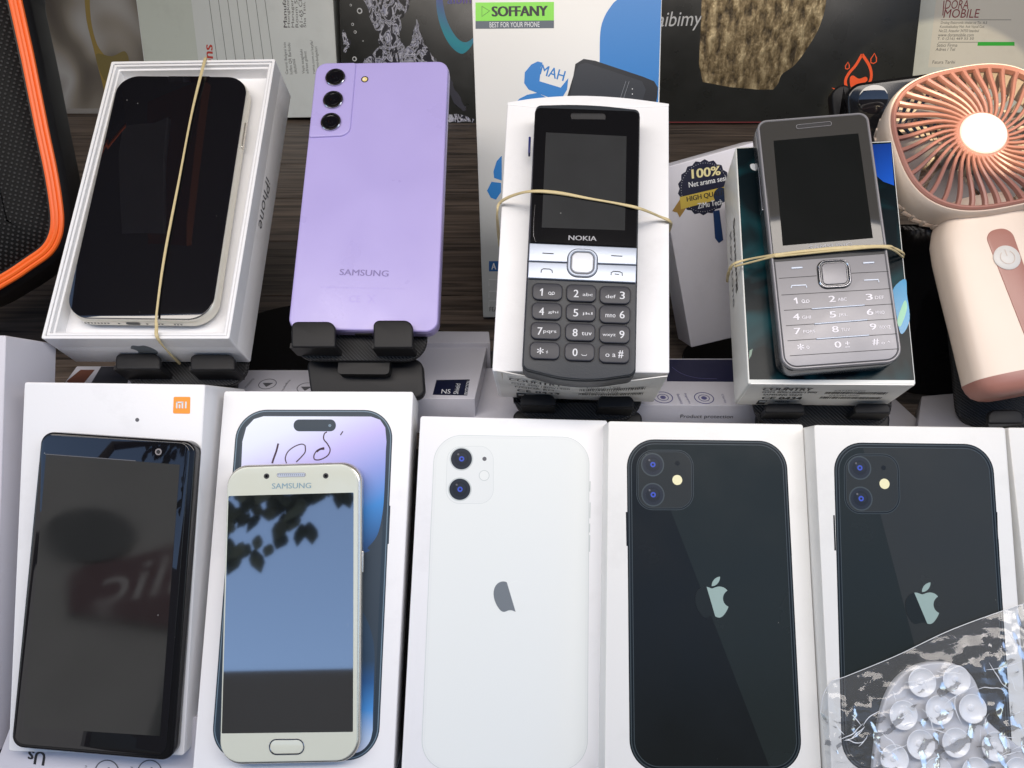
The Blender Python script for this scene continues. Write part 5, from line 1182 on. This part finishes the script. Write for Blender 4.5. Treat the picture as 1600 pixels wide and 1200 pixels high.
# receipt box
TK[0] = 1.15
F_re = at(1500, 130, 915, -22, -4, 2)
t = thing('accessory_box', 'pale box with a printed address sticker behind the fan', 'accessory box', F_re)
b = MB(); b.slab(rpoly(F_re.PP([(1432, -60), (1700, -60), (1680, 190), (1400, 190)]), .8, 3), -60, 0, M_whiteside, .5, 3, low=True); b.build('lid', t)
b = MB(); b.flat(F_re.PP([(1470, -60), (1660, -60), (1640, 105), (1450, 105)]), .02, card('sticker_paper', (.80, .79, .74)), .1)
M_ri = mat('dark_red_ink', hx('8A2A36'), .5)
b.text('DORA', F_re.P(1477, 7), F_re.P(1514, 7), 8, .13, M_ri, .0); b.text('MOBILE', F_re.P(1475, 21), F_re.P(1530, 21), 8, .13, M_ri, .0); b.stroke(F_re.PP([(1475, 1), (1473, 24)]), 1, .13, M_ri)
for i, s_ in enumerate(('Dralog Elektronik ithalat ve Tic. A.S', 'Kucukbakkalkoy Mah. Asik Vaysel Cad.', 'No:22, Atasehir 34750 Istanbul', 'www.doramobile.com', 'T. 0 (216) 469 55 50')):
    b.text(s_, F_re.P(1470 - i * 1.4, 36 + i * 6.2), F_re.P(1552 - i * 1.4 - (20, 25, 40, 53, 50)[i] * .5, 36 + i * 6.2), 3.0, .13, M_greyink)
b.stroke(F_re.PP([(1470, 31), (1580, 31)]), .5, .13, M_greyink); b.stroke(F_re.PP([(1466, 66), (1580, 66)]), .5, .13, M_greyink)
b.text('Satici Firma', F_re.P(1464, 70.5), F_re.P(1496, 70.5), 3, .13, M_greyink); b.text('Adres / Tel', F_re.P(1462, 77), F_re.P(1492, 77), 3, .13, M_greyink); b.text('Fatura Tarihi', F_re.P(1457, 97), F_re.P(1492, 97), 3, .13, M_greyink)
b.flat(F_re.PP([(1528, 65.5), (1585, 65.5), (1585, 71.5), (1527, 71.5)]), .14, mat('green_highlighter', hx('3FC24A'), .4)); b.build('address_sticker', t)

# blurred picture panel
def blurry():
    m = mat('packaging_photo_print', (.3, .28, .25), .45); n = m.node_tree.nodes; l = m.node_tree.links; b = n['Principled BSDF']
    tc = n.new('ShaderNodeTexCoord'); mp = n.new('ShaderNodeMapping'); mp.inputs['Scale'].default_value = (1, .55, 1); mp.inputs['Rotation'].default_value = (0, 0, .12); l.new(tc.outputs['Object'], mp.inputs[0])
    v = n.new('ShaderNodeTexNoise'); v.inputs['Scale'].default_value = 13; v.inputs['Detail'].default_value = 1.0; v.inputs['Distortion'].default_value = .6; l.new(mp.outputs[0], v.inputs['Vector'])
    r = n.new('ShaderNodeValToRGB'); e = r.color_ramp.elements; e[0].position = .34; e[0].color = (.05, .04, .035, 1); e[1].position = .68; e[1].color = (.16, .14, .11, 1)
    for p_, c in ((.42, (.12, .105, .085, 1)), (.47, (.22, .20, .17, 1)), (.56, (.36, .36, .36, 1)), (.62, (.26, .25, .24, 1))): x = e.new(p_); x.color = c
    l.new(v.outputs['Fac'], r.inputs[0]); l.new(r.outputs[0], b.inputs['Base Color']); return m
F_bp = at(150, 178, 920, -16, 4, 2)
t = thing('picture_panel', 'blurred grey and yellow picture panel behind the open phone box', 'picture panel', F_bp)
b = MB(); b.slab(F_bp.PP([(40, -60), (225, -60), (245, 178), (70, 178)]), -6, 0, blurry(), .4); b.build('print', t)
b = MB(); b.flat([F_bp.P(u, v) for u, v in smooth([(132, -20), (135, 30), (146, 75), (152, 100), (160, 130), (168, 165), (176, 165), (180, 120), (170, 95), (152, 70), (142, 30), (139, -20)], 4, True)], .02, mat('yellow_print', hx('8A7428'), .45))
b.flat([F_bp.P(u, v) for u, v in smooth([(150, 85), (175, 88), (195, 80), (200, 100), (172, 125), (160, 120)], 4, True)], .05, mat('ochre_print', hx('6E6022'), .45)); b.build('yellow_trim_print', t)
b = MB(); b.slab(F_bp.PP([(66, 170), (246, 170), (247, 178), (68, 178)]), .1, 4, mat('sill_grey', (.22, .21, .20), .45), .3); b.build('lower_edge', t)

TK[0] = 1.0
# black mesh case with orange piping
F_b = at(-70, 200, 405, -4, 10, 0)
t = thing('mesh_case', 'black mesh speaker case with thick orange piping at the left edge', 'speaker', F_b)
rim = [(10, -60), (20, -15), (30, 30), (42, 85), (54, 145), (66, 205), (78, 262), (86, 310), (89, 345), (85, 370), (72, 392), (45, 412), (5, 438), (-60, 470), (-200, 500), (-320, 440), (-340, 200), (-320, -40), (-200, -110), (-60, -120)]
rp = smooth(F_b.PP(rim), 6, True)
b = MB(); b.slab(inset(rp, -4.5), -36, -3, M_black, 7, 6, low=True); b.build('shell', t)
M_pipe = mat('orange_rubber', (0.83, 0.13, 0.012), .4, bump=.05)
b = MB()
for k in range(3): 
    q = inset(rp, k * 2.1 - 1.4); b.tube([(x, y, -2.4 + (.5 if k == 1 else 0)) for x, y in q], 1.35, M_pipe, 8, closed=True)
b.build('piping', t)
b = MB(); q = inset(rp, 3.5); rs = []
for d, z in ((0, -5), (3, -1.5), (10, 1.5), (20, 3)): rs.append([(x, y, z) for x, y in (inset(q, d) if d else q)])
b.rings(rs, M_mesh, cap0=False); b.build('mesh_front', t)

# ================================================================== SILICONE PAD IN ITS CLEAR BAG
F_pd = Fr(F_k3.R, F_k3.pt(0, 0, 0))
t = thing('suction_pad', 'white silicone suction pad inside the crumpled clear bag', 'suction pad', F_pd)
M_sil = mat('translucent_silicone', (0.60, 0.60, 0.62), .28, sss=.5, trans=0.0, coat=.3)
pd = [(1362, 1240), (1366, 1190), (1374, 1130), (1385, 1090), (1402, 1062), (1425, 1044), (1455, 1035), (1485, 1036), (1510, 1047), (1525, 1065), (1534, 1090), (1541, 1120), (1556, 1138), (1580, 1156), (1605, 1180), (1640, 1240)]
pp_ = smooth([F_pd.P(u, v, 3) for u, v in pd], 4)
b = MB(); b.slab(pp_, 0.5, 3, M_sil, 1.0, 4); b.build('pad', t)
M_sil2 = mat('silicone_cup', (0.86, 0.86, 0.87), .25, sss=.4, coat=.4)
for u, v in ((1440, 1066), (1494, 1062), (1411, 1117), (1467, 1109), (1519, 1107), (1438, 1163), (1493, 1160), (1555, 1166), (1397, 1186), (1465, 1206), (1524, 1206), (1590, 1206)):
    x, y = F_pd.P(u, v, 6); b = MB()
    b.lathe([(2.2, 2.5), (2.6, 3.6), (4.4, 4.8), (5.9, 6.2), (6.05, 6.5), (5.8, 6.55), (4.4, 5.6), (2.6, 4.9), (1.5, 5.0), (1.1, 5.5), (.2, 5.7)], x, y, M_sil2, 32); b.build('suction_cup', t)

def filmmat():
    m = bpy.data.materials.new('clear_film'); m.use_nodes = True; n = m.node_tree.nodes; l = m.node_tree.links
    n.remove(n['Principled BSDF']); out = n['Material Output']
    tr = n.new('ShaderNodeBsdfTransparent'); tr.inputs[0].default_value = (.93, .94, .95, 1); gl = n.new('ShaderNodeBsdfGlossy'); gl.inputs['Roughness'].default_value = .05; gl.inputs['Color'].default_value = (1, 1, 1, 1)
    tc = n.new('ShaderNodeTexCoord'); t = n.new('ShaderNodeTexNoise'); t.inputs['Scale'].default_value = 260; t.inputs['Detail'].default_value = 3; t.inputs['Distortion'].default_value = .6
    l.new(tc.outputs['Object'], t.inputs['Vector']); bp = n.new('ShaderNodeBump'); bp.inputs['Strength'].default_value = .12; bp.inputs['Distance'].default_value = .001
    l.new(t.outputs['Fac'], bp.inputs['Height']); l.new(bp.outputs[0], gl.inputs['Normal'])
    fr = n.new('ShaderNodeFresnel'); fr.inputs['IOR'].default_value = 1.55
    ad = n.new('ShaderNodeMath'); ad.operation = 'MULTIPLY_ADD'; ad.inputs[1].default_value = .62; ad.inputs[2].default_value = .0; ad.use_clamp = True; l.new(fr.outputs[0], ad.inputs[0])
    mx = n.new('ShaderNodeMixShader'); l.new(ad.outputs[0], mx.inputs[0]); df = n.new('ShaderNodeBsdfDiffuse'); df.inputs[0].default_value = (.8, .8, .82, 1); m0 = n.new('ShaderNodeMixShader'); m0.inputs[0].default_value = .07; l.new(tr.outputs[0], m0.inputs[1]); l.new(df.outputs[0], m0.inputs[2]); l.new(m0.outputs[0], mx.inputs[1]); l.new(gl.outputs[0], mx.inputs[2]); l.new(mx.outputs[0], out.inputs[0]); return m
M_film = filmmat()
t = thing('plastic_bag', 'crumpled clear plastic bag at the lower right corner', 'plastic bag', F_pd)
topc = smooth([(1281, 1115), (1286, 1085), (1300, 1064), (1322, 1056), (1400, 1024), (1480, 986), (1560, 956), (1610, 940), (1660, 930)], 10)
def film(b, lift, amp, seed, skip=0.0):
    nx = len(topc); ny = 46; vs = []
    for j in range(ny + 1):
        f = j / ny
        for i, (u, v) in enumerate(topc):
            bu = 1296 + (1690 - 1296) * i / (nx - 1); uu = u + (bu - u) * f; vv = v + (1250 - v) * f
            z0 = lift * min(1, 4 * f + .1) * min(1, 4 * i / nx + .15)
            x, y = F_pd.P(uu, vv, z0)
            p = Vector((x * .055, y * .055, seed)); r_ = 1 - abs(noise.noise(p * 1.0)) * 2; r2 = 1 - abs(noise.noise(p * 2.7 + Vector((9, 3, 1)))) * 2; r3 = 1 - abs(noise.noise(p * 6 + Vector((2, 7, 1)))) * 2
            e = min(1, 3 * f + .25); vs.append((x, y, 0.6 + z0 + amp * e * (r_ * .5 + .6 * r2 * r2 + .35 * r3)))
    fs = [(j * nx + i, j * nx + i + 1, (j + 1) * nx + i + 1, (j + 1) * nx + i) for j in range(ny) for i in range(nx - 1)]
    b.add(vs, fs, M_film)
b = MB(); film(b, 6.8, 2.3, 1.3); b.build('upper_film', t, smooth_=True, ang=60)
b = MB(); b.tube([(*F_pd.P(u, v, 1.3), 1.3 + .5) for u, v in topc], .16, mat('film_edge', (.6, .62, .64), .2), 5); b.build('sealed_edge', t)
M_crease = mat('film_edge_white', (.75, .77, .8), .15); rc = random.Random(21)
for k in range(46):
    u, v = rc.uniform(1300, 1590), rc.uniform(1010, 1190)
    if v < 1125 - (u - 1281) * .52: continue
    a = rc.uniform(-2.6, 0.2); L2 = rc.uniform(18, 60); pts = [(u, v)]
    for j in range(4): a += rc.uniform(-.45, .45); u += math.cos(a) * L2 / 4; v += math.sin(a) * L2 / 4; pts.append((u, v))
    pts = [p for p in pts if p[1] > 1118 - (p[0] - 1281) * .52 + 12]
    if len(pts) > 2:
        q = smooth([(*F_pd.P(x, y, 9), 9.4) for x, y in pts], 5); n_ = len(q)
        b = MB(); b.tube(q, [.04 + .17 * math.sin(math.pi * i / (n_ - 1)) for i in range(n_)], M_crease, 5, flatr=.4); b.build('crease', t)

# added spot: stands in for warm glare mirrored in the window, upper right
tgt = F_f.world() @ Vector((0.024, 0.036, 0)); src = CM @ Vector((0.05, 0.05, 0.04))
spot('added_glare_spot', src, tgt, 6, 13.5, 0.05, (1.0, 0.83, 0.55))

# ================================================================== THE STREET BEHIND THE CAMERA
def reflect_at(fr, u, v, z, dist):
    """where the mirror image seen at (u, v) of a glossy face really stands, dist metres off"""
    x, y = fr.P(u, v, z); p = fr.pt(x, y, z); n_ = fr.R @ Vector((0, 0, 1)); d = ray(u, v).normalized(); r_ = d - 2 * d.dot(n_) * n_
    return (CM @ (p * S)) + (CM.to_3x3() @ r_) * dist
sk = reflect_at(F_gold, 450, 1047, .5, 9.0)
skl = reflect_at(F_gold, 345, 1047, .5, 9.0)
t = bpy.data.objects.new('street_building', None); C.objects.link(t); t['label'] = 'dark building across the street, mirrored in the gold phone'; t['category'] = 'building'
t.location = (0, sk.y, -1.2)
b = MB(); top = (sk.z + 1.2) * 1000; mm_box(b, -9000, 9000, -3000, 0, 0, top, M_wall_o); b.build('wall', t)
M_win = mat('window_glass', (.01, .012, .014), .05)
for k in range(8):
    for j in range(2):
        b = MB(); b.v = []; x = -7800 + k * 2100; z = 900 + j * 2100
        if z + 1500 < top: mm_box(b, x, x + 1200, -5, 30, z, z + 1400, M_win); b.build('window', t)
p_ = reflect_at(F_bp_, 170, 703, .4, 0); d_ = reflect_at(F_bp_, 170, 703, .4, 1) - p_; sk2 = p_ + d_ * ((sk.y + .2 - p_.y) / d_.y); skr = reflect_at(F_bp_, 296, 800, .4, 9.0)
t = bpy.data.objects.new('street_building', None); C.objects.link(t); t['label'] = 'taller dark building mirrored in the black phone'; t['category'] = 'building'; t.location = (0, sk.y + .2, -1.2)
b = MB(); mm_box(b, -12000, (skr.x + .15) * 1000, -3000, 0, 0, (sk2.z + 1.2) * 1000, M_wall_r); b.build('wall', t)
def on_wall(fr, u, v, z, Y):
    p = reflect_at(fr, u, v, z, 0.0); q = reflect_at(fr, u, v, z, 1.0); d_ = q - p; k = (Y - p.y) / d_.y; w_ = p + d_ * k; return (w_.x * 1000, (w_.z + 1.2) * 1000)
Yw = sk.y + .2
def wall_poly(b, pts, m, y0, y1):
    n_ = len(pts); b.add([(x, y0, z) for x, z in pts] + [(x, y1, z) for x, z in pts], [tuple(range(n_)), tuple(range(n_, 2 * n_))] + [(i, (i + 1) % n_, n_ + (i + 1) % n_, n_ + i) for i in range(n_)], m)
sg = [on_wall(F_bp_, u, v, .4, Yw) for u, v in [(112, 900), (135, 888), (215, 872), (310, 845), (310, 990), (112, 960)]]
b = MB(); wall_poly(b, sg, M_red, 0, 60); b.build('shop_sign', t)
ov = [on_wall(F_bp_, 142 + 72 * math.cos(a * .2618), 838 + 42 * math.sin(a * .2618), .4, Yw) for a in range(24)]
b = MB(); wall_poly(b, ov, M_dark, 0, 40); b.build('oval_sign', t)
g, fs = glyphs('ili\u00e7', 0); c0_ = on_wall(F_bp_, 285, 905, .4, Yw); c1_ = on_wall(F_bp_, 160, 928, .4, Yw); hh = abs(on_wall(F_bp_, 220, 880, .4, Yw)[1] - on_wall(F_bp_, 220, 962, .4, Yw)[1])
b = MB(); b.add([(c0_[0] + (c1_[0] - c0_[0]) * a, 66, c0_[1] + (c1_[1] - c0_[1]) * a + (q_2 - .5) * hh) for a, q_2 in g], fs, mat('sign_letter_paint', (.5, .45, .42), .5)); b.build('sign_lettering', t)
# boxes stored overhead, out of the picture but mirrored in the white phone's glass
for lab, u, v, m_, w_, h_ in (('orange-brown box stored overhead, mirrored in the white phone', 310, 220, mat('orange_brown_card', (.35, .10, .03), .5), 90, 240), ('white box stored overhead, mirrored in the white phone', 225, 240, M_white, 100, 180)):
    p = reflect_at(F_iph, u, v, .1, .40); t2 = bpy.data.objects.new('stored_box', None); C.objects.link(t2); t2.location = p; t2['label'] = lab; t2['category'] = 'box'
    b = MB(); mm_box(b, -w_ / 2, w_ / 2, -h_ / 2, h_ / 2, 0, 40, m_); b.build('lid', t2)
t = bpy.data.objects.new('street_tree', None); C.objects.link(t); t['label'] = 'leafy branch overhead mirrored in the gold phone'; t['category'] = 'tree'
M_leaf = mat('leaf_green', (.014, .020, .010), .7, spec=.2); M_bark = mat('bark', (.05, .04, .03), .9)
rr = random.Random(11); anchors = [(370, 790), (395, 800), (425, 795), (445, 790), (375, 830), (430, 815), (455, 810), (470, 785), (500, 772), (520, 780), (545, 772), (360, 850), (395, 865), (410, 770), (440, 770), (365, 770), (480, 765), (350, 800), (385, 775), (455, 830), (530, 768), (358, 865)]
P0 = Vector((0, 0, 0)); pts = [reflect_at(F_gold, u, v - 6, .5, 2.6 + rr.uniform(-.15, .15)) for u, v in anchors]
# leaves hang on along the row of twigs and carry on above, out of the mirror
c0 = reflect_at(F_gold, 440, 720, .5, 2.6); t.location = (c0.x - 1.5, c0.y, -1.2)
b = MB(); inv = -Vector(t.location)
def leaf(b, p, s_, r_):
    ax = Vector((r_.uniform(-.5, .5), r_.uniform(-.3, .3), -1)).normalized(); sd = ax.cross(Vector((r_.uniform(-.4, .4), 1, 0))).normalized(); n_ = ax.cross(sd) * .1
    prof = [(0, .0), (.12, .13), (.35, .25), (.6, .24), (.82, .11), (1, 0)]; vs = []
    for a, w in prof: vs += [p + ax * a * s_ - sd * w * s_ + n_ * s_ * w, p + ax * a * s_ + sd * w * s_ + n_ * s_ * w]
    b.add([tuple((q + inv) * 1000) for q in vs], [(2 * i, 2 * i + 1, 2 * i + 3, 2 * i + 2) for i in range(5)], M_leaf)
for p in pts: [leaf(b, p + Vector((rr.uniform(-.06, .06), rr.uniform(-.05, .05), rr.uniform(0, .10))), rr.uniform(.07, .12), rr) for _k in range(4)]
for _ in range(420):
    q = c0 + Vector((rr.uniform(-.75, .75), rr.uniform(-.15, .15), rr.uniform(.10, .75))); leaf(b, q, rr.uniform(.09, .15), rr)
b.build('crown', t)
b = MB(); rel = c0 + inv; b.tube([(0, 0, 0), (20, 0, 900), (60, 0, 1900), (400, 0, rel.z * 1000 + 100), (rel.x * 1000, 0, rel.z * 1000 + 250), (rel.x * 1000 + 500, 0, rel.z * 1000 + 260)], [120, 100, 80, 45, 25, 10], M_bark, 10); b.build('trunk', t)
